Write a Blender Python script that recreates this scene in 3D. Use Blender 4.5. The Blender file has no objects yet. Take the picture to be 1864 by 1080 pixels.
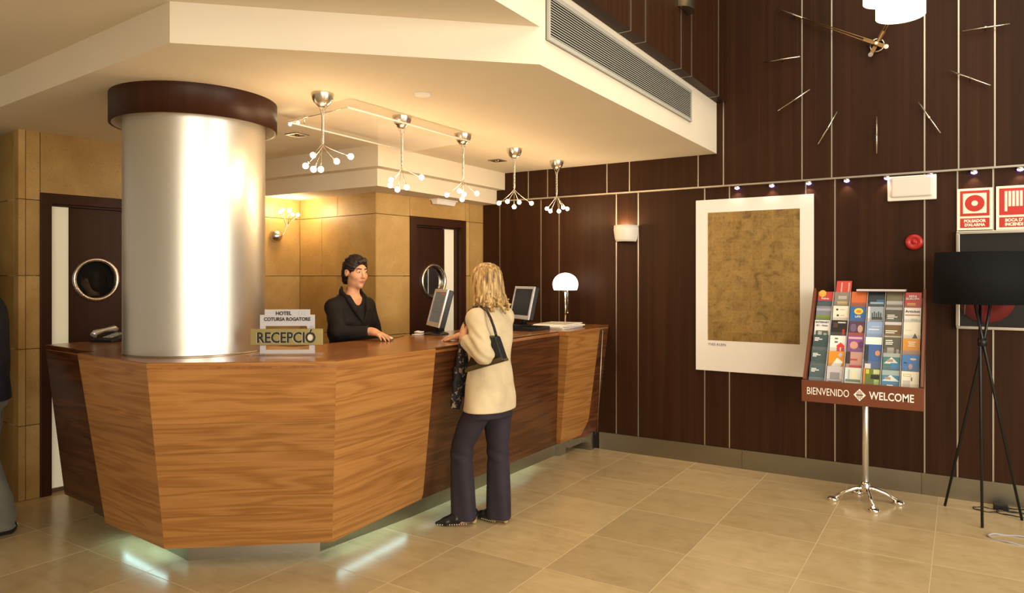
import bpy, bmesh, math, random
import numpy as np
from mathutils import Vector, Matrix

random.seed(7)
SC = bpy.context.scene
COL = SC.collection

# ------------------------------------------------------------------ camera
FPX, CX, CY, EYE = 1295.0, 932.0, 505.0, 1.6
TH = math.radians(32.3)
FW = Vector((-math.sin(TH), math.cos(TH), 0))
RT = Vector((math.cos(TH), math.sin(TH), 0))
cam_d = bpy.data.cameras.new('camera')
cam = bpy.data.objects.new('camera', cam_d)
COL.objects.link(cam)
cam.location = (0, 0, EYE)
cam.rotation_euler = (math.radians(90), 0, TH)
cam_d.sensor_width = 36.0
cam_d.lens = 36.0 * FPX / 1864.0
cam_d.shift_y = -(540.0 - CY) / 1864.0
cam_d.clip_start = 0.05
SC.camera = cam

# ------------------------------------------------------------------ world, daylight, exposure
w = bpy.data.worlds.new('world')
SC.world = w
w.use_nodes = True
w.node_tree.nodes['Background'].inputs[0].default_value = (1.0, 0.80, 0.56, 1)
w.node_tree.nodes['Background'].inputs[1].default_value = 0.31
SC.view_settings.view_transform = 'Standard'
SC.view_settings.look = 'None'
SC.view_settings.exposure = 0.30
SC.view_settings.gamma = 1.0
SC.view_settings.use_curve_mapping = False
try:
    SC.cycles.use_denoising = True
    SC.cycles.max_bounces = 8
    SC.cycles.sample_clamp_indirect = 3.0
    SC.cycles.sample_clamp_direct = 10.0
except Exception:
    pass


def area_light(name, loc, target, sx, sy, power, color):
    d = bpy.data.lights.new(name, 'AREA')
    d.shape = 'RECTANGLE'; d.size = sx; d.size_y = sy
    d.energy = power; d.color = color
    o = bpy.data.objects.new(name, d); COL.objects.link(o)
    o.location = loc
    v = Vector(target) - Vector(loc)
    o.rotation_euler = v.to_track_quat('-Z', 'Y').to_euler()
    return o


# daylight falling in through the glass entrance on the street side of the lobby
area_light('entrance_daylight', (4.6, 2.6, 1.9), (-4, 2.6, 1.5), 2.7, 3.4, 230, (1.0, 0.93, 0.82))
# unseen fill light added high over the lobby to brighten the floor
area_light('lobby_fill_light', (0.7, 2.2, 5.2), (0.7, 2.2, 0), 3.6, 5.0, 150, (1.0, 0.86, 0.64))
# daylight through the front windows behind the camera
area_light('front_window_daylight', (5.2, -4.2, 2.3), (-3.0, 2.4, 1.3), 5.0, 3.6, 430, (1.0, 0.88, 0.70))


def point_light(name, loc, power, color, r=0.05):
    d = bpy.data.lights.new(name, 'POINT')
    d.energy = power; d.color = color; d.shadow_soft_size = r
    o = bpy.data.objects.new(name, d); COL.objects.link(o)
    o.location = loc
    return o


# ------------------------------------------------------------------ picture point -> place helpers
def ray(px, py):
    return FW + RT * ((px - CX) / FPX) + Vector((0, 0, (CY - py) / FPX))


def at_z(px, py, z):
    r = ray(px, py); t = (z - EYE) / r.z
    return Vector((r.x * t, r.y * t, z))


def at_y(px, py, y):
    r = ray(px, py); t = y / r.y
    return Vector((r.x * t, y, EYE + r.z * t))


def at_d(px, py, d):
    r = ray(px, py)
    return Vector((r.x * d, r.y * d, EYE + r.z * d))


def at_plane(px, py, p0, n):
    r = ray(px, py)
    c = Vector((0, 0, EYE))
    t = (Vector(p0) - c).dot(n) / r.dot(n)
    return c + r * t


# ------------------------------------------------------------------ materials
def mk(name):
    m = bpy.data.materials.new(name); m.use_nodes = True
    nt = m.node_tree
    return m, nt, nt.nodes['Principled BSDF']


def plain(name, col, rough=0.5, metal=0.0, spec=0.5, emit=None, es=0.0, alpha=1.0, trans=0.0, coat=0.0, ior=1.45):
    m, nt, b = mk(name)
    b.inputs['Base Color'].default_value = (*col, 1)
    b.inputs['Roughness'].default_value = rough
    b.inputs['Metallic'].default_value = metal
    b.inputs['Specular IOR Level'].default_value = spec
    b.inputs['IOR'].default_value = ior
    b.inputs['Coat Weight'].default_value = coat
    b.inputs['Transmission Weight'].default_value = trans
    if emit:
        b.inputs['Emission Color'].default_value = (*emit, 1)
        b.inputs['Emission Strength'].default_value = es
    if alpha < 1:
        b.inputs['Alpha'].default_value = alpha
    return m


def coords(nt, scale, rnd=True):
    tc = nt.nodes.new('ShaderNodeTexCoord')
    add = nt.nodes.new('ShaderNodeVectorMath'); add.operation = 'ADD'
    nt.links.new(tc.outputs['Object'], add.inputs[0])
    if rnd:
        oi = nt.nodes.new('ShaderNodeObjectInfo')
        mu = nt.nodes.new('ShaderNodeMath'); mu.operation = 'MULTIPLY'; mu.inputs[1].default_value = 37.0
        nt.links.new(oi.outputs['Random'], mu.inputs[0])
        nt.links.new(mu.outputs[0], add.inputs[1])
    sc = nt.nodes.new('ShaderNodeVectorMath'); sc.operation = 'MULTIPLY'
    sc.inputs[1].default_value = scale
    nt.links.new(add.outputs[0], sc.inputs[0])
    return sc.outputs[0]


def noise(nt, vec, scale, detail=3.0, rough=0.5, dist=0.0):
    n = nt.nodes.new('ShaderNodeTexNoise')
    n.inputs['Scale'].default_value = scale
    n.inputs['Detail'].default_value = detail
    n.inputs['Roughness'].default_value = rough
    n.inputs['Distortion'].default_value = dist
    nt.links.new(vec, n.inputs['Vector'])
    return n.outputs['Fac']


def ramp(nt, fac, stops):
    r = nt.nodes.new('ShaderNodeValToRGB')
    el = r.color_ramp.elements
    while len(el) < len(stops):
        el.new(0.5)
    for e, (p, c) in zip(el, stops):
        e.position = p; e.color = (*c, 1)
    nt.links.new(fac, r.inputs[0])
    return r.outputs[0]


def mathn(nt, op, a, b=None, c=None):
    m = nt.nodes.new('ShaderNodeMath'); m.operation = op
    for i, v in enumerate((a, b, c)):
        if v is None:
            continue
        if isinstance(v, (int, float)):
            m.inputs[i].default_value = v
        else:
            nt.links.new(v, m.inputs[i])
    return m.outputs[0]


def mixc(nt, fac, a, b, blend='MIX'):
    m = nt.nodes.new('ShaderNodeMix'); m.data_type = 'RGBA'; m.blend_type = blend
    for i, v in ((0, fac), (6, a), (7, b)):
        if isinstance(v, (int, float)):
            m.inputs[i].default_value = v
        elif isinstance(v, tuple):
            m.inputs[i].default_value = (*v, 1)
        else:
            nt.links.new(v, m.inputs[i])
    return m.outputs[2]


def bump(nt, b, h, strength=0.2, dist=0.01):
    n = nt.nodes.new('ShaderNodeBump')
    n.inputs['Strength'].default_value = strength
    n.inputs['Distance'].default_value = dist
    nt.links.new(h, n.inputs['Height'])
    nt.links.new(n.outputs[0], b.inputs['Normal'])


def wood(name, light, mid, dark, scale, rings, fine, rough=0.35, coat=0.0, spec=0.5):
    """scale: small along the grain, large across it."""
    m, nt, b = mk(name)
    v = coords(nt, scale)
    n1 = noise(nt, v, 1.0, 2.5, 0.45, 0.5)
    s = mathn(nt, 'SINE', mathn(nt, 'MULTIPLY', n1, rings))
    s = mathn(nt, 'MULTIPLY_ADD', s, 0.5, 0.5)
    v2 = coords(nt, tuple(x * f for x, f in zip(scale, fine)))
    n2 = noise(nt, v2, 1.0, 4.0, 0.6)
    f = mathn(nt, 'ADD', mathn(nt, 'MULTIPLY', s, 0.30), mathn(nt, 'MULTIPLY', n2, 0.70))
    c = ramp(nt, f, [(0.22, dark), (0.5, mid), (0.78, light)])
    oi = nt.nodes.new('ShaderNodeObjectInfo')
    k = mathn(nt, 'MULTIPLY_ADD', oi.outputs['Random'], 0.20, 0.90)
    hsv = nt.nodes.new('ShaderNodeHueSaturation')
    nt.links.new(k, hsv.inputs['Value']); nt.links.new(c, hsv.inputs['Color'])
    nt.links.new(hsv.outputs[0], b.inputs['Base Color'])
    b.inputs['Roughness'].default_value = rough
    b.inputs['Coat Weight'].default_value = coat
    b.inputs['Coat Roughness'].default_value = 0.2
    b.inputs['Specular IOR Level'].default_value = spec
    bump(nt, b, n2, 0.06, 0.004)
    return m


M = {}
M['oak'] = wood('honey_wood', (0.425, 0.200, 0.056), (0.350, 0.152, 0.039), (0.245, 0.096, 0.0215), (0.75, 0.75, 10.0), 40, (1.6, 1.6, 14.0), 0.36, 0.15)
M['walnut'] = wood('walnut_wood', (0.130, 0.044, 0.0135), (0.082, 0.0265, 0.0082), (0.045, 0.0140, 0.0045), (0.8, 0.8, 10.0), 34, (1.6, 1.6, 14.0), 0.34, 0.2)
M['worktop'] = wood('worktop_wood', (0.40, 0.170, 0.048), (0.31, 0.122, 0.032), (0.21, 0.075, 0.019), (6.0, 0.7, 6.0), 26, (14.0, 1.6, 14.0), 0.22, 0.3)
M['wenge'] = wood('dark_panel_wood', (0.046, 0.0165, 0.0058), (0.034, 0.0120, 0.0043), (0.024, 0.0083, 0.0031), (22, 22, 0.5), 7, (9, 9, 1.4), 0.48, 0.0, 0.16)
M['doorwood'] = wood('dark_door_wood', (0.052, 0.0155, 0.0058), (0.038, 0.0110, 0.0042), (0.026, 0.0076, 0.0030), (16, 16, 0.6), 8, (9, 9, 1.2), 0.42, 0.0, 0.22)

# golden limestone
def stone(name):
    m, nt, b = mk(name)
    v = coords(nt, (1, 1, 1))
    a = noise(nt, v, 2.2, 5, 0.6, 0.4)
    base = ramp(nt, a, [(0.3, (0.36, 0.215, 0.065)), (0.52, (0.45, 0.285, 0.098)), (0.72, (0.53, 0.36, 0.145))])
    sp = noise(nt, v, 85, 2, 0.6)
    spk = ramp(nt, sp, [(0.28, (0.62, 0.56, 0.47)), (0.40, (1, 1, 1)), (0.66, (1, 1, 1)), (0.75, (1.3, 1.25, 1.1))])
    c = mixc(nt, 0.75, base, spk, 'MULTIPLY')
    oi = nt.nodes.new('ShaderNodeObjectInfo')
    hsv = nt.nodes.new('ShaderNodeHueSaturation')
    nt.links.new(mathn(nt, 'MULTIPLY_ADD', oi.outputs['Random'], 0.16, 0.92), hsv.inputs['Value'])
    nt.links.new(c, hsv.inputs['Color'])
    nt.links.new(hsv.outputs[0], b.inputs['Base Color'])
    b.inputs['Roughness'].default_value = 0.42
    bump(nt, b, sp, 0.10, 0.003)
    return m
M['stone'] = stone('golden_limestone')

def floor_mat():
    m, nt, b = mk('polished_floor_stone')
    v = coords(nt, (1, 1, 1))
    v2 = coords(nt, (1.0, 6.0, 1.0))
    a = noise(nt, v, 5, 6, 0.65, 0.6)
    st = noise(nt, v2, 2.0, 4, 0.6, 0.8)
    f = mathn(nt, 'ADD', mathn(nt, 'MULTIPLY', a, 0.6), mathn(nt, 'MULTIPLY', st, 0.4))
    c = ramp(nt, f, [(0.32, (0.43, 0.315, 0.158)), (0.5, (0.51, 0.385, 0.205)), (0.7, (0.57, 0.44, 0.25))])
    oi = nt.nodes.new('ShaderNodeObjectInfo')
    hsv = nt.nodes.new('ShaderNodeHueSaturation')
    nt.links.new(mathn(nt, 'MULTIPLY_ADD', oi.outputs['Random'], 0.20, 0.88), hsv.inputs['Value'])
    nt.links.new(c, hsv.inputs['Color'])
    nt.links.new(hsv.outputs[0], b.inputs['Base Color'])
    b.inputs['Roughness'].default_value = 0.23
    return m
M['floor'] = floor_mat()
M['grout'] = plain('pale_grout', (0.62, 0.52, 0.34), 0.7)

def plaster(name, col, amt=0.03):
    m, nt, b = mk(name)
    v = coords(nt, (1, 1, 1), False)
    a = noise(nt, v, 1.3, 4, 0.5)
    c = ramp(nt, a, [(0.3, tuple(x * (1 - amt) for x in col)), (0.7, tuple(min(1, x * (1 + amt)) for x in col))])
    nt.links.new(c, b.inputs['Base Color'])
    b.inputs['Roughness'].default_value = 0.75
    b.inputs['Specular IOR Level'].default_value = 0.25
    f = noise(nt, v, 140, 2, 0.5)
    bump(nt, b, f, 0.04, 0.002)
    return m
M['plaster'] = plaster('cream_plaster', (0.74, 0.66, 0.52))
M['white_paint'] = plain('white_paint', (0.82, 0.79, 0.72), 0.45)

def brushed(name, col, rough, stretch, amt=0.12):
    m, nt, b = mk(name)
    v = coords(nt, stretch)
    a = noise(nt, v, 1.0, 3, 0.6)
    r = mathn(nt, 'MULTIPLY_ADD', a, amt, rough - amt / 2)
    nt.links.new(r, b.inputs['Roughness'])
    b.inputs['Base Color'].default_value = (*col, 1)
    b.inputs['Metallic'].default_value = 1.0
    return m
M['column'] = brushed('satin_steel_column', (0.76, 0.735, 0.67), 0.37, (60, 60, 60), 0.05)
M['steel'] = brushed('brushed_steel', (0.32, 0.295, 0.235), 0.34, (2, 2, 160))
M['satin'] = plain('satin_aluminium', (0.78, 0.76, 0.72), 0.32, 0.9)
M['chrome'] = plain('chrome', (0.85, 0.82, 0.76), 0.10, 1.0)
M['nickel'] = brushed('brushed_nickel', (0.72, 0.66, 0.56), 0.26, (40, 40, 8))
M['strip'] = plain('aluminium_strip', (0.58, 0.53, 0.46), 0.36, 1.0)
M['black'] = plain('black_plastic', (0.012, 0.012, 0.013), 0.35)
M['blackmetal'] = plain('black_painted_metal', (0.008, 0.008, 0.008), 0.4)
M['blackcloth'] = plain('black_shade_cloth', (0.006, 0.006, 0.007), 0.85, spec=0.2)
M['dark'] = plain('dark_void', (0.01, 0.008, 0.006), 0.8)
M['silver_plastic'] = plain('silver_plastic', (0.62, 0.62, 0.62), 0.3, 0.5)
M['screen'] = plain('screen_glass', (0.03, 0.03, 0.03), 0.4, spec=0.2, emit=(0.35, 0.36, 0.33), es=0.16)
M['screen_off'] = plain('dark_screen', (0.010, 0.009, 0.008), 0.35, spec=0.2)
M['paper'] = plain('white_paper', (0.80, 0.77, 0.70), 0.6)
M['ink'] = plain('black_ink', (0.015, 0.013, 0.012), 0.5)
M['mirror'] = plain('dark_mirror_glass', (0.30, 0.30, 0.30), 0.03, 1.0)
M['porthole'] = plain('porthole_glass', (0.012, 0.012, 0.014), 0.04, 0.0, 0.8)
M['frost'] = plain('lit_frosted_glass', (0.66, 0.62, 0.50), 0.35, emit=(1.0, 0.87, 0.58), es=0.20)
M['bulb'] = plain('glowing_bulb', (1, 0.95, 0.85), 0.3, emit=(1.0, 0.82, 0.52), es=28)
M['opal'] = plain('lit_opal_glass', (0.95, 0.92, 0.85), 0.3, emit=(1.0, 0.90, 0.72), es=3.2)
M['opal2'] = plain('lit_pendant_shade', (0.95, 0.90, 0.78), 0.5, emit=(1.0, 0.90, 0.68), es=1.7)
M['led'] = plain('violet_led', (0.7, 0.6, 1), 0.3, emit=(0.34, 0.22, 1.0), es=7)
M['acrylic'] = plain('clear_acrylic', (0.55, 0.57, 0.60), 0.05, 0.0, 0.5, alpha=0.16)
M['pocket'] = plain('clear_pocket_plastic', (0.25, 0.25, 0.25), 0.08, 0.0, 0.5, alpha=0.10)
M['glass'] = plain('clear_glass', (0.015, 0.015, 0.015), 0.02, 0.0, 0.35, alpha=0.25)
M['frosted'] = plain('frosted_acrylic', (0.62, 0.62, 0.66), 0.35, 0.0, 0.6, alpha=0.72)
M['gold'] = plain('brass_plaque', (0.40, 0.33, 0.135), 0.38, 0.7)
M['red'] = plain('signal_red', (0.50, 0.030, 0.022), 0.4)
M['redplastic'] = plain('red_plastic', (0.42, 0.018, 0.018), 0.3)
M['signwhite'] = plain('sign_ivory', (0.80, 0.78, 0.62), 0.45)
M['rackwood'] = plain('reddish_brown_board', (0.150, 0.043, 0.017), 0.4)
M['rackback'] = plain('rack_brown_back', (0.12, 0.05, 0.03), 0.5)
M['lamp_white'] = plain('white_ceramic', (0.80, 0.76, 0.68), 0.4)
M['greycable'] = plain('grey_cable', (0.33, 0.33, 0.35), 0.5)
M['led_cool'] = plain('cool_light_strip', (0.8, 1, 1), 0.4, emit=(0.58, 1.0, 0.98), es=11.0)


# ------------------------------------------------------------------ mesh helpers
def wloc(o):
    v = Vector((0, 0, 0))
    while o is not None:
        v += o.location; o = o.parent
    return v


def link(o, parent):
    COL.objects.link(o)
    if parent is not None:
        o.parent = parent
    return o


def tag(o, label=None, cat=None, group=None, kind=None):
    if label: o['label'] = label
    if cat: o['category'] = cat
    if group: o['group'] = group
    if kind: o['kind'] = kind
    return o


def thing(name, label, cat, loc, group=None):
    o = bpy.data.objects.new(name, None)
    o.empty_display_size = 0.1
    COL.objects.link(o); o.location = loc
    return tag(o, label, cat, group)


class MB:
    """collects shapes in room coordinates; build() makes ONE mesh object"""
    def __init__(s):
        s.v = []; s.f = []; s.sm = []

    def add(s, vs, fs, smooth=False, mat=None):
        n = len(s.v)
        for p in vs:
            p = Vector(p)
            s.v.append(mat @ p if mat is not None else p)
        for f in fs:
            s.f.append([i + n for i in f]); s.sm.append(smooth)
        return s

    def box(s, a, b, mat=None):
        x0, y0, z0 = a; x1, y1, z1 = b
        vs = [(x0, y0, z0), (x1, y0, z0), (x1, y1, z0), (x0, y1, z0), (x0, y0, z1), (x1, y0, z1), (x1, y1, z1), (x0, y1, z1)]
        fs = [(0, 3, 2, 1), (4, 5, 6, 7), (0, 1, 5, 4), (1, 2, 6, 5), (2, 3, 7, 6), (3, 0, 4, 7)]
        return s.add(vs, fs, False, mat)

    def cyl(s, p0, p1, r0, r1=None, n=20, smooth=True, caps=True):
        r1 = r0 if r1 is None else r1
        p0 = Vector(p0); p1 = Vector(p1)
        d = (p1 - p0).normalized()
        a = d.orthogonal().normalized(); b = d.cross(a)
        vs = []
        for p, r in ((p0, r0), (p1, r1)):
            for i in range(n):
                t = 2 * math.pi * i / n
                vs.append(p + a * (math.cos(t) * r) + b * (math.sin(t) * r))
        fs = [(i, (i + 1) % n, n + (i + 1) % n, n + i) for i in range(n)]
        s.add(vs, fs, smooth)
        if caps:
            s.add(vs[:n], [tuple(range(n))[::-1]]); s.add(vs[n:], [tuple(range(n))])
        return s

    def tube(s, pts, r, n=8):
        pts = [Vector(p) for p in pts]
        rs = r if isinstance(r, (list, tuple)) else [r] * len(pts)
        vs = []; a = None
        for i, p in enumerate(pts):
            d = (pts[min(i + 1, len(pts) - 1)] - pts[max(i - 1, 0)]).normalized()
            if a is None:
                a = d.orthogonal().normalized()
            a = (a - d * a.dot(d)).normalized()
            b = d.cross(a)
            for k in range(n):
                t = 2 * math.pi * k / n
                vs.append(p + a * (math.cos(t) * rs[i]) + b * (math.sin(t) * rs[i]))
        fs = []
        for i in range(len(pts) - 1):
            for k in range(n):
                fs.append((i * n + k, i * n + (k + 1) % n, (i + 1) * n + (k + 1) % n, (i + 1) * n + k))
        m = len(pts) - 1
        s.add(vs, fs, True)
        s.add(vs[:n], [tuple(range(n))[::-1]]); s.add(vs[m * n:], [tuple(range(n))])
        return s

    def lathe(s, prof, c, n=32, axis=None):
        """prof: (r, h) pairs, turned about an axis through c"""
        c = Vector(c)
        ax = Vector(axis).normalized() if axis is not None else Vector((0, 0, 1))
        q = Vector((0, 0, 1)).rotation_difference(ax).to_matrix()
        vs = []
        for r, h in prof:
            for k in range(n):
                t = 2 * math.pi * k / n
                vs.append(c + q @ Vector((r * math.cos(t), r * math.sin(t), h)))
        fs = []
        for i in range(len(prof) - 1):
            for k in range(n):
                fs.append((i * n + k, i * n + (k + 1) % n, (i + 1) * n + (k + 1) % n, (i + 1) * n + k))
        return s.add(vs, fs, True)

    def prism(s, poly, z0, z1):
        n = len(poly)
        vs = [(x, y, z0) for x, y in poly] + [(x, y, z1) for x, y in poly]
        fs = [tuple(range(n))[::-1], tuple(range(n, 2 * n))] + [(i, (i + 1) % n, n + (i + 1) % n, n + i) for i in range(n)]
        return s.add(vs, fs)

    def hexa(s, q, back):
        """a slab: front quad q (4 points) pushed by vector back"""
        q = [Vector(p) for p in q]; b = Vector(back)
        vs = q + [p + b for p in q]
        return s.add(vs, [(0, 1, 2, 3), (7, 6, 5, 4), (0, 4, 5, 1), (1, 5, 6, 2), (2, 6, 7, 3), (3, 7, 4, 0)])

    def ball(s, c, r, n=14, m=8, sx=1, sy=1, sz=1):
        c = Vector(c); vs = []; fs = []
        for i in range(m + 1):
            ph = math.pi * i / m
            for k in range(n):
                t = 2 * math.pi * k / n
                vs.append(c + Vector((r * sx * math.sin(ph) * math.cos(t), r * sy * math.sin(ph) * math.sin(t), r * sz * math.cos(ph))))
        for i in range(m):
            for k in range(n):
                fs.append((i * n + k, (i + 1) * n + k, (i + 1) * n + (k + 1) % n, i * n + (k + 1) % n))
        return s.add(vs, fs, True)

    def build(s, name, mat, parent=None, bevel=0.0, seg=2, loc=None):
        base = wloc(parent) if parent is not None else Vector((0, 0, 0))
        o_loc = Vector(loc) - base if loc is not None else Vector((0, 0, 0))
        off = base + o_loc
        me = bpy.data.meshes.new(name)
        me.from_pydata([tuple(p - off) for p in s.v], [], s.f)
        me.polygons.foreach_set('use_smooth', s.sm)
        bm = bmesh.new(); bm.from_mesh(me)
        bmesh.ops.remove_doubles(bm, verts=bm.verts, dist=1e-5)
        bmesh.ops.recalc_face_normals(bm, faces=bm.faces)
        bm.to_mesh(me); bm.free()
        me.materials.append(mat)
        o = bpy.data.objects.new(name, me)
        link(o, parent); o.location = o_loc
        if bevel:
            bv = o.modifiers.new('bevel', 'BEVEL'); bv.width = bevel; bv.segments = seg
            bv.limit_method = 'ANGLE'
        return o


def text(name, body, size, mat, parent, mtx, extrude=0.002, align='CENTER', bold=0.0, sx=1.0):
    cu = bpy.data.curves.new(name, 'FONT')
    cu.body = body; cu.size = size; cu.extrude = extrude; cu.align_x = align; cu.align_y = 'CENTER'
    cu.offset = bold
    cu.resolution_u = 3
    t = bpy.data.objects.new(name, cu); COL.objects.link(t)
    dg = bpy.context.evaluated_depsgraph_get()
    me = bpy.data.meshes.new_from_object(t.evaluated_get(dg))
    bpy.data.objects.remove(t); bpy.data.curves.remove(cu)
    me.name = name
    base = wloc(parent) if parent is not None else Vector((0, 0, 0))
    me.transform(Matrix.Translation(-base) @ mtx @ Matrix.Diagonal((sx, 1, 1, 1)))
    me.materials.clear(); me.materials.append(mat)
    o = bpy.data.objects.new(name, me)
    link(o, parent)
    return o


def frame_mtx(origin, right, up):
    r = Vector(right).normalized(); u = Vector(up).normalized(); n = r.cross(u)
    m = Matrix((r, u, n)).transposed().to_4x4()
    m.translation = Vector(origin)
    return m


def copy_tree(o, parent=None):
    c = o.copy(); COL.objects.link(c); c.parent = parent
    for ch in list(o.children):
        copy_tree(ch, c)
    return c

# ================================================================== STRUCTURE
YW = 6.06          # dark panelled wall
ZC = 2.655         # underside of the soffit over the reception
ZU = 2.842         # underside of the slab in front of it
XF = -1.767        # right face of the soffit and slab
UPZ = Vector((0, 0, 1))


def struct(o):
    o['kind'] = 'structure'
    return o


# ---- floor: grout bed plus 60 cm stone tiles
fb = struct(MB().box((-7.6, -2.6, -0.10), (3.4, 6.5, -0.0008)).build('floor', M['grout']))
tile_me = None
TG = 0.6
for ix in range(-9, 10):
    for iy in range(-8, 6):
        x0 = -2.54 + TG * ix; y0 = 3.4 + TG * iy
        if x0 < -7.6 or x0 + TG > 3.4 or y0 < -1.8 or y0 > 5.9:
            continue
        if y0 + TG > 6.06:
            MB().box((x0 + .0025, y0 + .0025, -0.005), (x0 + TG - .0025, 6.055, 0)).build('floor_tile', M['floor'], fb, loc=(x0, y0, -0.005))
            continue
        if tile_me is None:
            t = MB().box((x0 + .0025, y0 + .0025, -0.005), (x0 + TG - .0025, y0 + TG - .0025, 0)).build('floor_tile', M['floor'], fb, loc=(x0, y0, -0.005))
            tile_me = t.data
        else:
            t = bpy.data.objects.new('floor_tile', tile_me)
            link(t, fb); t.location = (x0, y0, -0.005)

# ---- dark panelled wall (y = YW): backing, panels, aluminium strips
wb = struct(MB().box((-8.0, YW + 0.012, -0.1), (3.4, YW + 0.2, 5.2)).build('wall_back', M['dark']))
ZR = 2.372         # rail height
ZB = 0.158         # steel skirting height


def wx(px):
    return at_y(px, 505, YW).x


low = [wx(p) for p in (910, 985, 1018, 1122, 1162, 1283, 1328, 1467, 1520, 1683, 1743, 1808)]
upp = [wx(p) for p in (962, 997, 1105, 1146, 1271, 1317, 1460, 1514, 1683, 1745, 1811)]


def panels(edges, z0, z1):
    e = [-4.6] + edges + [edges[-1] + 0.6, edges[-1] + 0.85, edges[-1] + 1.45, edges[-1] + 1.7, 3.4]
    for a, b in zip(e[:-1], e[1:]):
        if b - a < 0.02:
            continue
        MB().box((a + .006, YW, z0), (b - .006, YW + 0.02, z1)).build('wall_panel', M['wenge'], wb, loc=(a, YW, z0))
    for a in e[1:-1]:
        MB().box((a - .005, YW - 0.003, z0), (a + .005, YW + 0.018, z1)).build('metal_strip', M['strip'], wb, loc=(a, YW, z0))


panels(low, ZB, ZR - 0.006)
panels(upp, ZR + 0.006, 4.6)
struct(MB().box((-4.0, YW - 0.035, ZR - 0.007), (3.4, YW + 0.01, ZR + 0.007)).build('trim_1', M['strip']))
# steel skirting in butted lengths
bb = struct(MB().box((-4.4, YW - 0.004, 0), (3.4, YW + 0.012, ZB - 0.002)).build('baseboard_back', M['dark']))
bx_edges = [-2.86, -1.55, -0.25, 1.05, 2.3, 3.4]
for a, b in zip(bx_edges[:-1], bx_edges[1:]):
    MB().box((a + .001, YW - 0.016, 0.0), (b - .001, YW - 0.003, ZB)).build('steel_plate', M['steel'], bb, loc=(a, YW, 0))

# ---- golden stone core, turned about 6 degrees against the panelled wall
SA = math.radians(5.9)
S2 = Vector((math.sin(SA), math.cos(SA), 0))
SN = Vector((math.cos(SA), -math.sin(SA), 0))
SO = at_z(40, 913, 0)


def SP(u, v, z=0.0):
    p = SO + S2 * u + SN * v
    return Vector((p.x, p.y, z))


def u_on(px, v):
    """u where the sight line of column px meets the plane v"""
    p = at_plane(px, 505, SP(0, v), SN)
    return (p - SO).dot(S2)


U_IN = u_on(546, 0.0)
v_out = (at_plane(684, 505, SP(U_IN, 0), S2) - SO).dot(SN)
U_END = u_on(896, v_out)


def sbox(mb, u0, u1, v0, v1, z0, z1):
    q = [SP(u0, v0, z0), SP(u1, v0, z0), SP(u1, v1, z0), SP(u0, v1, z0), SP(u0, v0, z1), SP(u1, v0, z1), SP(u1, v1, z1), SP(u0, v1, z1)]
    return mb.add(q, [(0, 3, 2, 1), (4, 5, 6, 7), (0, 1, 5, 4), (1, 2, 6, 5), (2, 3, 7, 6), (3, 0, 4, 7)])


COURSE = [0, 0.535, 1.085, 1.612, 2.16, 2.66]
G = 0.0025


def stones(parent, cuts, z_list, face, hole=None):
    """face(a, b, z0, z1) -> MB of one slab; cuts per course"""
    for i in range(len(z_list) - 1):
        z0, z1 = z_list[i], z_list[i + 1]
        cs = cuts[i % len(cuts)]
        for a, b in zip(cs[:-1], cs[1:]):
            segs = [(a, b, z0, z1)]
            if hole:
                h0, h1, hz = hole
                segs = []
                if z0 >= hz or b <= h0 or a >= h1:
                    segs = [(a, b, z0, z1)]
                else:
                    if a < h0: segs.append((a, min(b, h0), z0, z1))
                    if b > h1: segs.append((max(a, h1), b, z0, z1))
                    if z1 > hz: segs.append((max(a, h0), min(b, h1), hz, z1))
            for a2, b2, y0, y1 in segs:
                if b2 - a2 > 0.01 and y1 - y0 > 0.01:
                    mb = face(a2 + G, b2 - G, y0 + G, y1 - G)
                    mb.build('stone_slab', M['stone'], parent, loc=mb.v[0])


# door 1 sits in the left stone wall
D1A = u_on(73, 0.0); D1Z = 2.215
D1B = D1A + 1.13
wl = struct(MB().build('wall_left', M['dark']) if False else sbox(sbox(sbox(MB(), -0.02, D1A, -0.22, -0.09, 0, 2.66), D1B, U_IN + 0.2, -0.22, -0.09, 0, 2.66), D1A, D1B, -0.22, -0.09, D1Z, 2.66).build('wall_left', M['grout']))
stones(wl, [[0.022, 0.95, U_IN], [0.022, 1.3, U_IN]], COURSE, lambda a, b, z0, z1: sbox(MB(), a, b, -0.09, 0.0, z0, z1), (D1A, D1B, D1Z))
# narrow corner pilaster edge and the front return to the left
for z0, z1 in zip(COURSE[:-1], COURSE[1:]):
    mb = sbox(MB(), -0.022, 0.020, -0.09, 0.0, z0 + G, z1 - G)
    mb.build('corner_stone', M['stone'], wl, loc=mb.v[0])
wr = struct(sbox(MB(), 0.07, 0.2, -2.2, -0.1, 0, 2.66).build('wall_front_left', M['grout']))
stones(wr, [[-2.2, -1.1, -0.092], [-2.2, -0.75, -0.092]], COURSE, lambda a, b, z0, z1: sbox(MB(), -0.022, 0.07, a, b, z0, z1))
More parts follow.
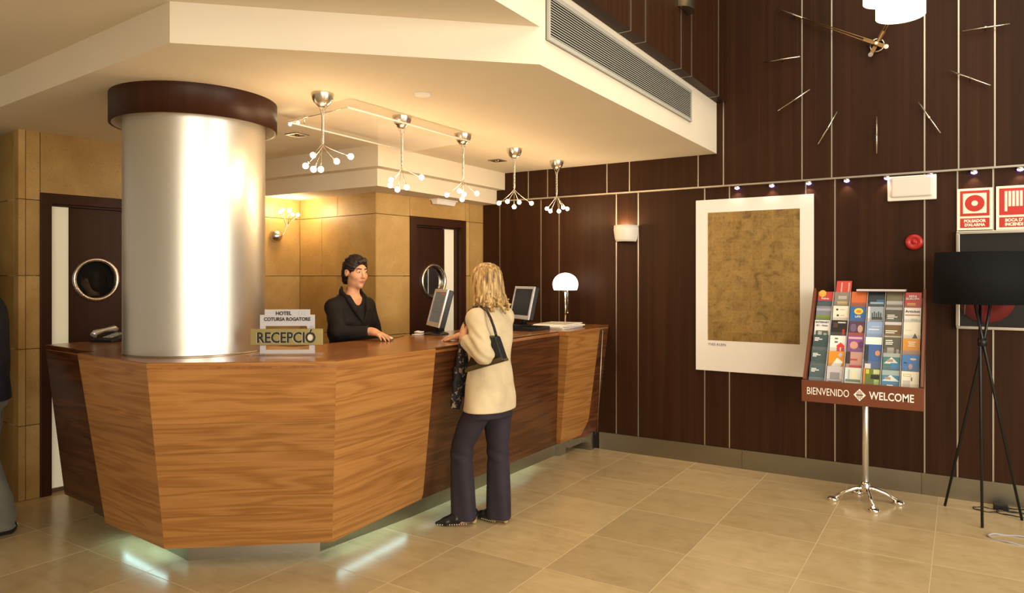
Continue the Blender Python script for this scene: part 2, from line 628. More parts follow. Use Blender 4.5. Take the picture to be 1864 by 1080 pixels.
# alcove wall (faces the lobby) and the side wall with door 2
ZA = 2.37
wa = struct(sbox(MB(), U_IN + 0.09, U_IN + 0.2, -0.2, v_out - 0.1, 0, ZA + 0.1).build('wall_alcove', M['grout']))
va = (at_plane(541, 505, SP(U_IN, 0), S2) - SO).dot(SN)
stones(wa, [[0.0, v_out * 0.52, v_out], [0.0, v_out * 0.31, v_out]], COURSE[:-1] + [ZA], lambda a, b, z0, z1: sbox(MB(), U_IN, U_IN + 0.09, a, b, z0, z1))
D2A = u_on(746, v_out); D2B = u_on(847, v_out)
D2Z = 2.165
ws = struct(sbox(sbox(sbox(MB(), U_IN + 0.09, D2A, v_out - 0.22, v_out - 0.09, 0, ZA + 0.1), D2B, U_END + 0.05, v_out - 0.22, v_out - 0.09, 0, ZA + 0.1), D2A, D2B, v_out - 0.22, v_out - 0.09, D2Z, ZA + 0.1).build('wall_side', M['grout']))
stones(ws, [[U_IN + 0.002, D2B + 0.06, U_END], [U_IN + 0.002, D2B + 0.06, U_END]], COURSE[:-1] + [ZA], lambda a, b, z0, z1: sbox(MB(), a, b, v_out - 0.09, v_out, z0, z1), (D2A, D2B, D2Z))


# ---- doors: frame, leaf with porthole, glazed sidelight
def ring_leaf(mb, u0, u1, z0, z1, uc, zc, r, v0, v1, n=40):
    """a door leaf with a round hole"""
    pts = []
    for k in range(n):
        t = 2 * math.pi * k / n
        pts.append((uc + r * math.cos(t), zc + r * math.sin(t)))
    out = []
    for (a, b) in pts:
        dx, dz = a - uc, b - zc
        s = 1e9
        if dx > 1e-9: s = min(s, (u1 - uc) / dx)
        if dx < -1e-9: s = min(s, (u0 - uc) / dx)
        if dz > 1e-9: s = min(s, (z1 - zc) / dz)
        if dz < -1e-9: s = min(s, (z0 - zc) / dz)
        out.append((uc + dx * s, zc + dz * s))
    for v, flip in ((v1, False), (v0, True)):
        vs = [SP(a, v, b) for a, b in pts] + [SP(a, v, b) for a, b in out]
        mb.add(vs, [(i, (i + 1) % n, n + (i + 1) % n, n + i) for i in range(n)])
    # corner fills
    for cu, cz in ((u0, z0), (u1, z0), (u1, z1), (u0, z1)):
        o2 = sorted(range(n), key=lambda i: (out[i][0] - cu) ** 2 + (out[i][1] - cz) ** 2)
        i0 = min((i for i in range(n) if abs(out[i][0] - cu) < 1e-6), key=lambda i: abs(out[i][1] - cz))
        j0 = min((i for i in range(n) if abs(out[i][1] - cz) < 1e-6), key=lambda i: abs(out[i][0] - cu))
        for v in (v0, v1):
            mb.add([SP(*(out[i0][0], v, out[i0][1])), SP(cu, v, cz), SP(out[j0][0], v, out[j0][1])], [(0, 1, 2)])
    vs = [SP(a, v0, b) for a, b in pts] + [SP(a, v1, b) for a, b in pts]
    mb.add(vs, [(i, (i + 1) % n, n + (i + 1) % n, n + i) for i in range(n)], True)
    return mb


def ring(mb, uc, zc, v, r_out, r_in, depth, n=40):
    prof = [(r_in, -depth * 0.9), (r_in, depth * 0.35), (r_in + 0.008, depth), (r_out - 0.008, depth), (r_out, depth * 0.4), (r_out, -depth * 0.2)]
    return mb.lathe(prof, SP(uc, v, zc), n, SN)


def door(name, ua, ub, z1, v, side_first, fr, sl, ring_px, glass):
    root = struct(bpy.data.objects.new(name, None)); COL.objects.link(root); root.location = SP((ua + ub) / 2, v, 0)
    f = MB()
    sbox(f, ua, ua + fr, v - 0.13, v + 0.012, 0, z1 - fr)
    sbox(f, ub - fr, ub, v - 0.13, v + 0.012, 0, z1 - fr)
    sbox(f, ua, ub, v - 0.13, v + 0.012, z1 - fr, z1)
    f.build('door_frame', M['doorwood'], root, 0.003)
    s = MB()
    g = 0.016
    sbox(s, ua + fr, ua + fr + g, v - 0.13, v - 0.035, 0, z1 - fr - g)
    sbox(s, ub - fr - g, ub - fr, v - 0.13, v - 0.035, 0, z1 - fr - g)
    sbox(s, ua + fr, ub - fr, v - 0.13, v - 0.035, z1 - fr - g, z1 - fr)
    s.build('door_stop', M['doorwood'], root)
    i0, i1 = ua + fr + g, ub - fr - g
    if side_first:
        s0, s1, l0, l1 = i0, i0 + sl, i0 + sl, i1
    else:
        s0, s1, l0, l1 = i1 - sl, i1, i0, i1 - sl
    sbox(MB(), s0, s1, v - 0.085, v - 0.075, 0.03, z1 - fr - g).build('sidelight_pane', M['frost'], root)
    sbox(MB(), s0, s1, v - 0.10, v - 0.06, 0.0, 0.03).build('sidelight_sill', M['steel'], root)
    p = at_plane(ring_px[0], ring_px[1], SP(0, v - 0.06), SN)
    uc = (p - SO).dot(S2); zc = p.z; r = ring_px[2]
    ring_leaf(MB(), l0 + .002, l1 - .002, 0.006, z1 - fr - g - .003, uc, zc, r - 0.012, v - 0.105, v - 0.062).build('door_leaf', M['doorwood'], root)
    ring(MB(), uc, zc, v - 0.062, r + 0.006, r - 0.026, 0.022).build('porthole_ring', M['nickel'], root)
    MB().cyl(SP(uc, v - 0.092, zc), SP(uc, v - 0.086, zc), r - 0.014, None, 40).build('porthole_glass', glass, root)
    return uc, zc


d1u, d1z = door('door_1', D1A, D1B, D1Z, 0.0, True, 0.072, 0.125, (175, 509, 0.165), M['glass'])
door('door_2', D2A, D2B, D2Z, v_out, False, 0.075, 0.145, (789, 512, 0.165), M['mirror'])
# the dim back office seen through the porthole of door 1, and the room behind door 2
ofc = MB()
sbox(ofc, D1A - 0.5, D1B + 0.5, -2.3, -2.2, -0.02, 2.66)
sbox(ofc, D1A - 0.5, D1A - 0.45, -2.2, -0.22, -0.02, 2.66)
sbox(ofc, D1B + 0.45, D1B + 0.5, -2.2, -0.22, -0.02, 2.66)
sbox(ofc, D1A - 0.5, D1B + 0.5, -2.3, -0.22, 2.66, 2.7)
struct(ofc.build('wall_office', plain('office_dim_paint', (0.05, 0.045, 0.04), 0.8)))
ofc2 = MB()
sbox(ofc2, D2A - 0.1, D2B + 0.1, v_out - 0.5, v_out - 0.45, -0.02, 2.4)
struct(ofc2.build('wall_backroom', M['plaster']))

# ---- soffit over the reception, slab in front, dropped beams round the stone core
A1 = at_z(309, 78, ZC); A2 = at_z(985, 117, ZC); A0 = at_z(0, 195, ZC)
A2.x = XF
soff = [(XF, YW), (XF, A2.y), (A1.x, A1.y), (A0.x, A0.y), (-7.6, A0.y + 0.18), (-7.6, YW + 0.1), (XF, YW + 0.1)]
struct(MB().prism(soff, ZC, ZU).build('ceiling', M['plaster']))
ZS = 3.092
struct(MB().prism([(XF, YW), (XF, -2.6), (-7.6, -2.6), (-7.6, YW)], ZU, ZS).build('ceiling_upper', M['plaster']))
bc = at_z(688, 263, ZC)            # corner of the upper beam step
bm1 = MB()
bm1.box((-7.4, bc.y, 2.486), (bc.x, YW, ZC + 0.01))
bm1.box((-7.4, bc.y + 0.10, 2.345), (bc.x - 0.10, YW, 2.486))
struct(bm1.build('trim_2', M['plaster']))

# ---- gallery front of dark panels above the slab, with strips
XG = XF + 0.085
gp = struct(MB().box((XF - 0.3, -2.6, ZS), (XG - 0.02, YW - 0.002, 4.4)).build('wall_gallery', M['dark']))


def gy(px):
    r = ray(px, 505); return r.y * (XG / r.x)


ge = sorted([gy(p) for p in (1148, 1175, 1240, 1259, 1308)])
gfull = [-2.6, -1.4, -1.15, 0.2, 0.45, 1.9, 2.15] + ge + [YW - 0.004]
gfull = [g for g in gfull if g < ge[0] - 0.2 or g >= ge[0]]
for a, b in zip(gfull[:-1], gfull[1:]):
    MB().box((XG - 0.02, a + .005, ZS + 0.004), (XG, b - .005, 4.4)).build('gallery_panel', M['wenge'], gp, loc=(XG, a, ZS))
    MB().box((XF + .002, a + .005, ZS + 0.004 - 0.012), (XG, b - .005, ZS + 0.004)).build('gallery_soffit_panel', M['wenge'], gp, loc=(XG, a, ZS))
for a in gfull[1:-1]:
    MB().box((XG - 0.02, a - .006, ZS - 0.008), (XG + 0.003, a + .006, 4.4)).build('metal_strip', M['strip'], gp, loc=(XG, a, ZS))
    MB().box((XF + .002, a - .004, ZS - 0.010), (XG, a + .004, ZS)).build('metal_strip', M['strip'], gp, loc=(XG, a, ZS))

# ================================================================== RECEPTION COUNTER
ZK = 1.16
ZP = 0.12
ctr = thing('reception_counter', 'angular wooden reception counter of honey and walnut boards on a steel plinth', 'counter', (-3.2, 2.9, 0))
tL, tB, tC, tD = Vector((-4.335, 2.140, ZK)), Vector((-3.530, 2.078, ZK)), Vector((-2.778, 2.668, ZK)), Vector((-2.750, 3.468, ZK))
lL, lB, lC, lD = Vector((-4.365, 2.315, ZP)), Vector((-3.668, 2.262, ZP)), Vector((-2.972, 2.822, ZP)), Vector((-3.045, 3.700, ZP))


def planks(P, Q, Pb, Qb, rows, mat, inward, name):
    zs = [0.0]
    for h in rows: zs.append(zs[-1] + h)
    tot = zs[-1]; g = 0.0004
    for a, b in zip(zs[:-1], zs[1:]):
        fa, fb_ = a / tot + g, b / tot - g
        q = [P.lerp(Pb, fb_), Q.lerp(Qb, fb_), Q.lerp(Qb, fa), P.lerp(Pb, fa)]
        q = [Vector((p.x, p.y, p.z - (0.003 if fa < 0.01 and i > 1 else 0))) for i, p in enumerate(q)]
        MB().hexa(q, inward).build(name, mat, ctr, loc=q[0])


rows = [0.34, 0.17, 0.37, 0.19]
planks(tL, tB, lL, lB, rows, M['oak'], Vector((0, 0.04, 0)), 'honey_board')
planks(tB, tC, lB, lC, rows, M['oak'], Vector((-0.025, 0.031, 0)), 'honey_board')
planks(tC, tD, lC, lD, rows, M['oak'], Vector((-0.04, 0, 0)), 'honey_board')
# dark walnut stretches, set back behind the honey wrap
rw = [0.30, 0.28, 0.26, 0.22]
planks(Vector((-5.065, 2.300, ZK)), Vector((-4.20, 2.225, ZK)), Vector((-5.17, 2.47, ZP)), Vector((-4.25, 2.40, ZP)), rw, M['walnut'], Vector((0, 0.03, 0)), 'walnut_board')
planks(Vector((-2.792, 3.36, ZK)), Vector((-2.775, 5.35, ZK)), Vector((-3.045, 3.5, ZP)), Vector((-3.030, 5.7, ZP)), rw, M['walnut'], Vector((-0.02, 0, 0)), 'walnut_board')
planks(Vector((-2.775, 5.35, ZK)), Vector((-2.765, 6.052, ZK)), Vector((-3.030, 5.7, ZP)), Vector((-2.90, 6.052, ZP)), rw, M['walnut'], Vector((-0.02, 0, 0)), 'walnut_board')
# second honey block near the wall
bt0, bt1 = Vector((-2.690, 5.12, ZK)), Vector((-2.668, 5.66, ZK))
bb0, bb1 = Vector((-2.985, 5.52, ZP + 0.015)), Vector((-2.955, 5.985, ZP + 0.03))
planks(bt0, bt1, bb0, bb1, [0.36, 0.2, 0.3, 0.2], M['oak'], Vector((-0.10, 0, 0)), 'honey_board')
MB().cyl((-2.755, 5.90, 1.12), (-2.845, 5.975, 0.17), 0.004, None, 8).build('edge_strip', M['strip'], ctr)
# worktop and hidden carcass
top = [(-5.06, 2.304), (-4.33, 2.24), (-4.331, 2.144), (-3.531, 2.083), (-2.782, 2.670), (-2.754, 3.465), (-2.795, 3.49), (-2.779, 5.10), (-2.694, 5.125), (-2.672, 5.655), (-2.775, 5.66), (-2.768, 6.05), (-3.56, 6.05), (-3.56, 3.05), (-5.06, 3.0)]
MB().prism(top, ZK - 0.035, ZK).build('worktop', M['worktop'], ctr)
MB().prism([(-5.0, 2.50), (-3.72, 2.40), (-3.12, 2.9), (-3.10, 6.04), (-3.5, 6.04), (-3.5, 3.0), (-5.0, 2.95)], 0.10, ZK - 0.04).build('carcass', M['walnut'], ctr)
# steel plinth, one plate per face
pl = [(-5.0, 2.575), (-3.69, 2.415), (-3.165, 2.91), (-3.105, 3.66), (-3.085, 5.63)]
for (a, b) in zip(pl[:-1], pl[1:]):
    d = Vector((b[0] - a[0], b[1] - a[1], 0)).normalized(); n = Vector((-d.y, d.x, 0)) * 0.02
    q = [Vector((*a, 0)), Vector((*b, 0)), Vector((*b, ZP)), Vector((*a, ZP))]
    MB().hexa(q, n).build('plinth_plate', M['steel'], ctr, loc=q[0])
MB().box((-3.4, 5.60, 0), (-3.04, 5.72, 0.13)).build('plinth_block', M['steel'], ctr)
MB().box((-3.4, 5.72, 0.055), (-3.0, 5.95, 0.13)).build('plinth_bridge', M['steel'], ctr)
MB().box((-3.4, 5.95, 0), (-2.90, 6.04, 0.16)).build('plinth_block', M['steel'], ctr)
# cool light strips under the overhang
def led(a, b, w_=0.02):
    a = Vector(a); b = Vector(b); d = (b - a).normalized(); n = Vector((-d.y, d.x, 0)) * w_
    return MB().hexa([a, b, b + n, a + n], (0, 0, 0.006)).build('light_strip', M['led_cool'], ctr)
led((-4.32, 2.400, ZP - 0.012), (-3.80, 2.345, ZP - 0.012))
led((-4.66, 2.478, ZP - 0.004), (-4.34, 2.446, ZP - 0.004), 0.018)
led((-3.050, 2.95, ZP + 0.006), (-3.092, 3.60, ZP + 0.006), 0.018)
led((-3.069, 3.75, ZP + 0.010), (-3.056, 5.2, ZP + 0.010), 0.012)
for p, s, e in (((-4.25, 2.38, 0.10), 0.9, 3.0), ((-3.03, 3.3, 0.10), 0.7, 1.6)):
    pass

# ---- silver round column with dark collar
CC = Vector((-3.885, 2.597)); CR = 0.392
col = thing('column', 'thick round satin steel column rising from the counter to the ceiling', 'column', (CC.x, CC.y, ZK))
MB().lathe([(CR, 0), (CR, ZC - ZK)], (CC.x, CC.y, ZK), 96).build('column_shaft', M['column'], col)
MB().lathe([(CR + 0.004, 0), (CR + 0.004, 0.006), (CR, 0.008)], (CC.x, CC.y, ZK), 96).build('base_ring', M['steel'], col)
KR = 0.462
MB().lathe([(KR - 0.018, ZC - 2.488), (KR, ZC - 2.488), (KR, ZC - 2.487)][:0] + [(KR - 0.015, 0), (KR, 0), (KR, ZC - 2.488)], (CC.x, CC.y, 2.488), 96).build('collar', M['wenge_h'] if 'wenge_h' in M else M['doorwood'], col)
MB().lathe([(KR - 0.015, 0.0), (KR - 0.015, 0.155), (CR + 0.001, 0.16)], (CC.x, CC.y, 2.488), 96).build('collar_lining', M['plaster'], col)
sdir = Vector((math.cos(math.radians(206)), math.sin(math.radians(206)), 0))
sp_ = Vector((CC.x, CC.y, 0)) + sdir * CR
MB().cyl((sp_.x, sp_.y, ZK + 0.01), (sp_.x, sp_.y, 2.63), 0.004, None, 8).build('seam', M['steel'], col)

# ================================================================== THINGS ON THE COUNTER
def RTm(a):
    a = math.radians(a)
    return RT * math.cos(a) + FW * math.sin(a)

# ---- reception sign
sc_ = at_z(523, 647, ZK); sc_.z = ZK
sr = RTm(3.0)
sfw = Vector((-sr.y, sr.x, 0))      # away from the viewer
sg = thing('reception_sign', 'acrylic and brass desk sign reading RECEPCIÓ beside the column', 'sign', sc_)


def spt(a, h, d=0.0):
    return sc_ + sr * a + UPZ * h + sfw * d


def splate(mb, poly, d0, d1):
    n = len(poly)
    vs = [spt(a, h, d0) for a, h in poly] + [spt(a, h, d1) for a, h in poly]
    fs = [tuple(range(n)), tuple(range(n, 2 * n))[::-1]] + [(i, n + i, n + (i + 1) % n, (i + 1) % n) for i in range(n)]
    return mb.add(vs, fs)


K = 4.02 / FPX
hw = 0.152
splate(MB(), [(-0.20, 0), (0.195, 0), (0.195, 0.010), (-0.20, 0.010)], -0.035, 0.045).build('sign_base', M['acrylic'], sg, 0.002)
up = splate(MB(), [(-hw, 0.165), (-hw, 0.228), (-hw + 0.026, 0.228), (-hw + 0.026, 0.258), (hw - 0.026, 0.258), (hw - 0.026, 0.228), (hw, 0.228), (hw, 0.125), (hw - 0.032, 0.125), (hw - 0.045, 0.165)], 0.0, 0.012)
up.build('sign_plate', M['frosted'], sg, 0.001)
splate(MB(), [(-hw, 0.010), (hw, 0.010), (hw, 0.030), (-hw, 0.030)], 0.0, 0.012).build('lower_rail', M['frosted'], sg)
for s in (-1, 1):
    x0, x1 = sorted((s * hw, s * (hw - 0.030)))
    splate(MB(), [(x0, 0.030), (x1, 0.030), (x1, 0.166), (x0, 0.166)], 0.0, 0.012).build('side_post', M['frosted'], sg)
splate(MB(), [(-0.202, 0.058), (0.200, 0.058), (0.200, 0.150), (-0.202, 0.150)], -0.014, -0.002).build('brass_plaque', M['gold'], sg, 0.002)
tm = frame_mtx(spt(-0.002, 0.098, -0.0155), sr, UPZ)
text('lettering', 'RECEPCI\u00d3', 0.083, plain('letter_edge', (0.85, 0.80, 0.62), 0.3, 0.6), sg, frame_mtx(spt(-0.006, 0.097, -0.0148), sr, UPZ), 0.001, bold=0.0030, sx=0.86)
text('lettering', 'RECEPCI\u00d3', 0.083, M['ink'], sg, frame_mtx(spt(-0.002, 0.098, -0.0185), sr, UPZ), 0.0015, bold=0.0018, sx=0.86)
text('lettering', 'HOTEL', 0.028, M['ink'], sg, frame_mtx(spt(-0.02, 0.236, -0.002), sr, UPZ), 0.001, bold=0.0008)
text('lettering', 'COTURSA ROGATORE', 0.0275, M['ink'], sg, frame_mtx(spt(0.0, 0.203, -0.002), sr, UPZ), 0.001, bold=0.0007, sx=0.92)
em = MB()
for k in range(3):
    em.hexa([spt(0.066 + k * 0.015, 0.227, -0.002), spt(0.073 + k * 0.015, 0.227, -0.002), spt(0.073 + k * 0.015, 0.247, -0.002), spt(0.066 + k * 0.015, 0.247, -0.002)], sfw * 0.003)
em.build('emblem', M['silver_plastic'], sg)

# ---- computer mouse under the receptionist's hand
MOUSE = Vector((-3.375, 3.715, ZK))
mo = thing('computer_mouse', "white and black computer mouse under the receptionist's hand", 'mouse', MOUSE)
MB().ball(MOUSE + Vector((0, 0, 0.0095)), 0.052, 18, 8, 1.05, 0.58, 0.16).build('mouse_base', M['black'], mo)
MB().ball(MOUSE + Vector((0.0, 0, 0.016)), 0.048, 18, 10, 1.05, 0.58, 0.30).build('mouse_shell', plain('mouse_white', (0.75, 0.75, 0.72), 0.3), mo)
MB().tube([MOUSE + Vector((-0.05, 0, 0.005)), MOUSE + Vector((-0.08, 0.06, 0.003)), MOUSE + Vector((-0.09, 0.2, 0.003)), MOUSE + Vector((-0.15, 0.35, 0.003))], 0.0022, 6).build('cable', M['black'], mo)


# ---- flat monitors
def monitor(label, base, ang, wid, hgt, lift, tilt, scr):
    """ang: camera-frame angle of the screen's horizontal, right end nearest"""
    r = RTm(ang)                       # along the screen, pointing to picture right
    n = Vector((r.y, -r.x, 0))         # out of the screen
    t = math.radians(tilt)
    up = (UPZ * math.cos(t) - n * math.sin(t)).normalized()
    nn = (n * math.cos(t) + UPZ * math.sin(t)).normalized()
    root = thing('monitor', label, 'monitor', base)
    c0 = base + UPZ * lift
    def P(a, h, d): return c0 + r * a + up * h + nn * d
    def slab(mb, a0, a1, h0, h1, d0, d1):
        return mb.add([P(a0, h0, d0), P(a1, h0, d0), P(a1, h1, d0), P(a0, h1, d0), P(a0, h0, d1), P(a1, h0, d1), P(a1, h1, d1), P(a0, h1, d1)],
                      [(0, 3, 2, 1), (4, 5, 6, 7), (0, 1, 5, 4), (1, 2, 6, 5), (2, 3, 7, 6), (3, 0, 4, 7)])
    hw_ = wid / 2; b = 0.022
    slab(MB(), -hw_, hw_, 0, hgt, -0.05, -0.004).build('housing', M['black'], root, 0.006)
    fr_ = MB()
    slab(fr_, -hw_, -hw_ + b, 0, hgt, -0.008, 0.004); slab(fr_, hw_ - b, hw_, 0, hgt, -0.008, 0.004)
    slab(fr_, -hw_ + b, hw_ - b, hgt - b, hgt, -0.008, 0.004); slab(fr_, -hw_ + b, hw_ - b, 0, b * 1.6, -0.008, 0.004)
    fr_.build('bezel', M['silver_plastic'], root)
    sc2 = slab(MB(), -hw_ + b, hw_ - b, b * 1.6, hgt - b, -0.004, 0.0).build('screen', scr, root)
    if scr is M['screen']:
        ln = MB()
        for k, (a0, a1) in enumerate(((0.1, 0.75), (0.1, 0.6), (0.1, 0.85), (0.1, 0.5), (0.1, 0.8), (0.1, 0.35))):
            h = hgt * (0.78 - 0.1 * k)
            slab(ln, -hw_ + b + (wid - 2 * b) * a0, -hw_ + b + (wid - 2 * b) * a1, h, h + 0.006, 0, 0.0006)
        ln.build('screen_text', plain('screen_grey', (0.1, 0.1, 0.1), 0.4, emit=(0.5, 0.5, 0.45), es=0.06), sc2)
        slab(MB(), hw_ - b - 0.13, hw_ - b - 0.03, hgt * 0.86, hgt * 0.89, 0, 0.0006).build('screen_text', plain('screen_red', (0.3, 0.02, 0.02), 0.4, emit=(0.8, 0.06, 0.04), es=0.3), sc2)
    st = MB()
    st.tube([base + UPZ * 0.012 - n * 0.05, base + UPZ * 0.06 - n * 0.06, c0 + up * hgt * 0.25 - nn * 0.055], [0.03, 0.026, 0.03], 12)
    st.build('stand', M['black'], root)
    MB().lathe([(0.001, 0.022), (0.05, 0.021), (0.095, 0.010), (0.10, 0.0), (0.001, 0.0)], base - n * 0.03, 28).build('foot', M['black'], root)
    return root


monitor('tilted flat monitor with lit grey screen between the two women', at_z(787, 609, ZK), -69, 0.36, 0.295, 0.062, 15, M['screen'])
monitor('flat monitor with dark screen standing behind the blonde woman', at_z(944, 594, ZK), -62, 0.36, 0.30, 0.065, 13, M['screen_off'])

# ---- globe table lamp at the wall end
lp = Vector((-3.085, 5.80, ZK))
tl = thing('table_lamp', 'glass-stemmed table lamp with glowing white dome shade at the wall end', 'lamp', lp)
MB().lathe([(0.001, 0), (0.085, 0), (0.085, 0.014), (0.080, 0.018), (0.001, 0.018)], lp, 40).build('lamp_base', M['chrome'], tl)
MB().cyl(lp + UPZ * 0.018, lp + UPZ * 0.30, 0.009, None, 16).build('stem', M['chrome'], tl)
MB().lathe([(0.022, 0.30), (0.03, 0.305), (0.03, 0.325), (0.10, 0.330), (0.112, 0.326)], lp, 40).build('shade_holder', M['chrome'], tl)
R_ = 0.117
dome = [(0.105, 0.322), (R_ * 0.97, 0.345), (R_, 0.372)] + [(R_ * math.cos(t), 0.378 + 0.103 * math.sin(t)) for t in [i * math.pi / 20 for i in range(11)]]
dome[-1] = (0.001, 0.481)
MB().lathe(dome, lp, 48).build('dome_shade', M['opal'], tl)
MB().cyl(lp + Vector((0.03, -0.01, 0.32)), lp + Vector((0.03, -0.01, 0.12)), 0.0016, None, 6).ball(lp + Vector((0.03, -0.01, 0.115)), 0.008, 10, 6).build('pull_chain', M['chrome'], tl)
point_light('table_lamp_light', lp + UPZ * 0.40, 3.0, (1.0, 0.80, 0.52), 0.1)
# ---- magazines and tray
for k, (c, h, ang, lab) in enumerate((
        ((-2.985, 5.47), 0.0, 4, 'lowest newspaper of the pile in front of the table lamp'),
        ((-2.975, 5.46), 0.014, -3, 'middle newspaper of the pile in front of the table lamp'),
        ((-2.985, 5.48), 0.026, 7, 'topmost newspaper of the pile in front of the table lamp'))):
    a = math.radians(ang); dx = Vector((math.cos(a), math.sin(a), 0)); dy = Vector((-dx.y, dx.x, 0))
    c3 = Vector((*c, ZK + h + 0.0005))
    nb = thing('newspaper', lab, 'newspaper', c3, 'newspapers piled on the counter')
    q = [c3 + dx * sx * 0.15 + dy * sy * 0.21 for sx, sy in ((-1, -1), (1, -1), (1, 1), (-1, 1))]
    MB().hexa(q, (0, 0, 0.0115)).build('folded_sheets', M['paper'], nb, 0.004)
    pr = MB()
    for j in range(4):
        pr.hexa([c3 + dx * (-0.13 + j * 0.068) + dy * -0.17 + UPZ * 0.0117, c3 + dx * (-0.075 + j * 0.068) + dy * -0.17 + UPZ * 0.0117, c3 + dx * (-0.075 + j * 0.068) + dy * 0.12 + UPZ * 0.0117, c3 + dx * (-0.13 + j * 0.068) + dy * 0.12 + UPZ * 0.0117], (0, 0, 0.0005))
    pr.build('print_columns', plain('newsprint_grey', (0.42, 0.40, 0.36), 0.7), nb)
tc_ = at_z(962, 601, ZK)
tr = thing('desk_tray', 'low dark desk tray lying beside the newspapers', 'tray', tc_)
MB().box((tc_.x - 0.12, tc_.y - 0.15, ZK), (tc_.x + 0.12, tc_.y + 0.15, ZK + 0.01)).build('tray_bottom', M['black'], tr)
rim = MB()
for a, b in (((-0.12, -0.15), (0.12, -0.145)), ((-0.12, 0.145), (0.12, 0.15)), ((-0.12, -0.145), (-0.115, 0.145)), ((0.115, -0.145), (0.12, 0.145))):
    rim.box((tc_.x + a[0], tc_.y + a[1], ZK + 0.01), (tc_.x + b[0], tc_.y + b[1], ZK + 0.028))
rim.build('tray_rim', M['black'], tr)
# ---- telephones
def phone(label, c, ang):
    root = thing('telephone', label, 'telephone', c)
    a = math.radians(ang); dx = Vector((math.cos(a), math.sin(a), 0)); dy = Vector((-dx.y, dx.x, 0))
    def P(x, y, z): return c + dx * x + dy * y + UPZ * z
    b = MB().add([P(-.09, -.10, 0), P(.09, -.10, 0), P(.09, .10, 0), P(-.09, .10, 0), P(-.085, -.095, .02), P(.085, -.095, .02), P(.085, .095, .06), P(-.085, .095, .06)],
                 [(0, 3, 2, 1), (4, 5, 6, 7), (0, 1, 5, 4), (1, 2, 6, 5), (2, 3, 7, 6), (3, 0, 4, 7)])
    b.build('phone_body', M['black'], root, 0.006)
    h = MB().tube([P(-.055, -.10, .045), P(-.055, -.085, .062), P(-.055, 0, .075), P(-.055, .085, .082), P(-.055, .10, .070)], [0.022, 0.020, 0.013, 0.020, 0.022], 12)
    h.build('handset', M['silver_plastic'], root)
    k = MB()
    for i in range(3):
        for j in range(4):
            k.hexa([P(-.005 + i * .026, -.07 + j * .032, .029 + j * .0063), P(.013 + i * .026, -.07 + j * .032, .029 + j * .0063), P(.013 + i * .026, -.05 + j * .032, .033 + j * .0063), P(-.005 + i * .026, -.05 + j * .032, .033 + j * .0063)], UPZ * 0.004)
    k.build('keypad', M['silver_plastic'], root)
    return root
phone('silver and black telephone left of the column on the counter', at_z(203, 621, ZK), 20)
wc0 = at_z(763, 610, ZK)
wcb = thing('cable_coil', 'small coil of pale cable beside the foot of the lit monitor', 'cable', wc0)
for k in range(3):
    MB().tube([wc0 + Vector((0.034 * math.cos(t), 0.034 * math.sin(t), 0.006 + 0.009 * k + 0.002 * math.sin(3 * t))) for t in [i * 2 * math.pi / 24 for i in range(25)]], 0.0045, 8).build('cable_turn', M['white_paint'] if k != 1 else M['greycable'], wcb)
MB().tube([wc0 + Vector((0.034, 0, 0.006)), wc0 + Vector((0.03, -0.04, 0.005)), wc0 + Vector((-0.02, -0.06, 0.005))], 0.0045, 8).build('cable_end', M['white_paint'], wcb)

# ================================================================== CEILING AND WALL FITTINGS
# ---- five pendant lamps in a row along the counter
def pendant(label, c, seed, spread, drop, power):
    rnd = random.Random(seed)
    root = thing('pendant_lamp', label, 'lamp', c, 'pendant lamps in a row above the counter')
    MB().lathe([(0.064, 0.0), (0.064, -0.006), (0.060, -0.030), (0.048, -0.055), (0.030, -0.072), (0.012, -0.080), (0.001, -0.081)], c, 36).build('canopy', M['nickel'], root)
    n = len(spread)
    for k, (a, r, dz) in enumerate(spread):
        a = math.radians(a)
        ph = 2 * math.pi * k / n
        pts = []
        L = drop * 0.62
        for i in range(15):
            t = i / 14
            env = 0.026 * (1 - t) ** 2 + 0.006
            if t < 0.22: env = 0.026 - 0.018 * math.sin(t / 0.22 * math.pi / 2)
            else: env = 0.0065
            pts.append(c + Vector((env * math.cos(ph + 6 * t), env * math.sin(ph + 6 * t), -0.074 - L * t)))
        last = pts[-1]
        tip = c + Vector((r * math.cos(a), r * math.sin(a), -0.074 - L - dz))
        for i in range(1, 7):
            t = i / 6
            p = last.lerp(tip, t)
            p.z = last.z + (tip.z - last.z) * (t ** 0.75 if dz > 0.06 else t)
            pts.append(p)
        MB().tube(pts, 0.0019, 6).build('wire', M['nickel'], root)
        d = (pts[-1] - pts[-3]).normalized()
        b = MB().cyl(tip - d * 0.012, tip + d * 0.004, 0.006, None, 10).build('bulb_holder', M['chrome'], root)
        MB().ball(tip + d * 0.016, 0.0175, 12, 8).build('bulb', M['bulb'], b)
    point_light('pendant_light', c + Vector((0, 0, -0.074 - drop * 0.62 - 0.17)), power, (1.0, 0.64, 0.32), 0.07)


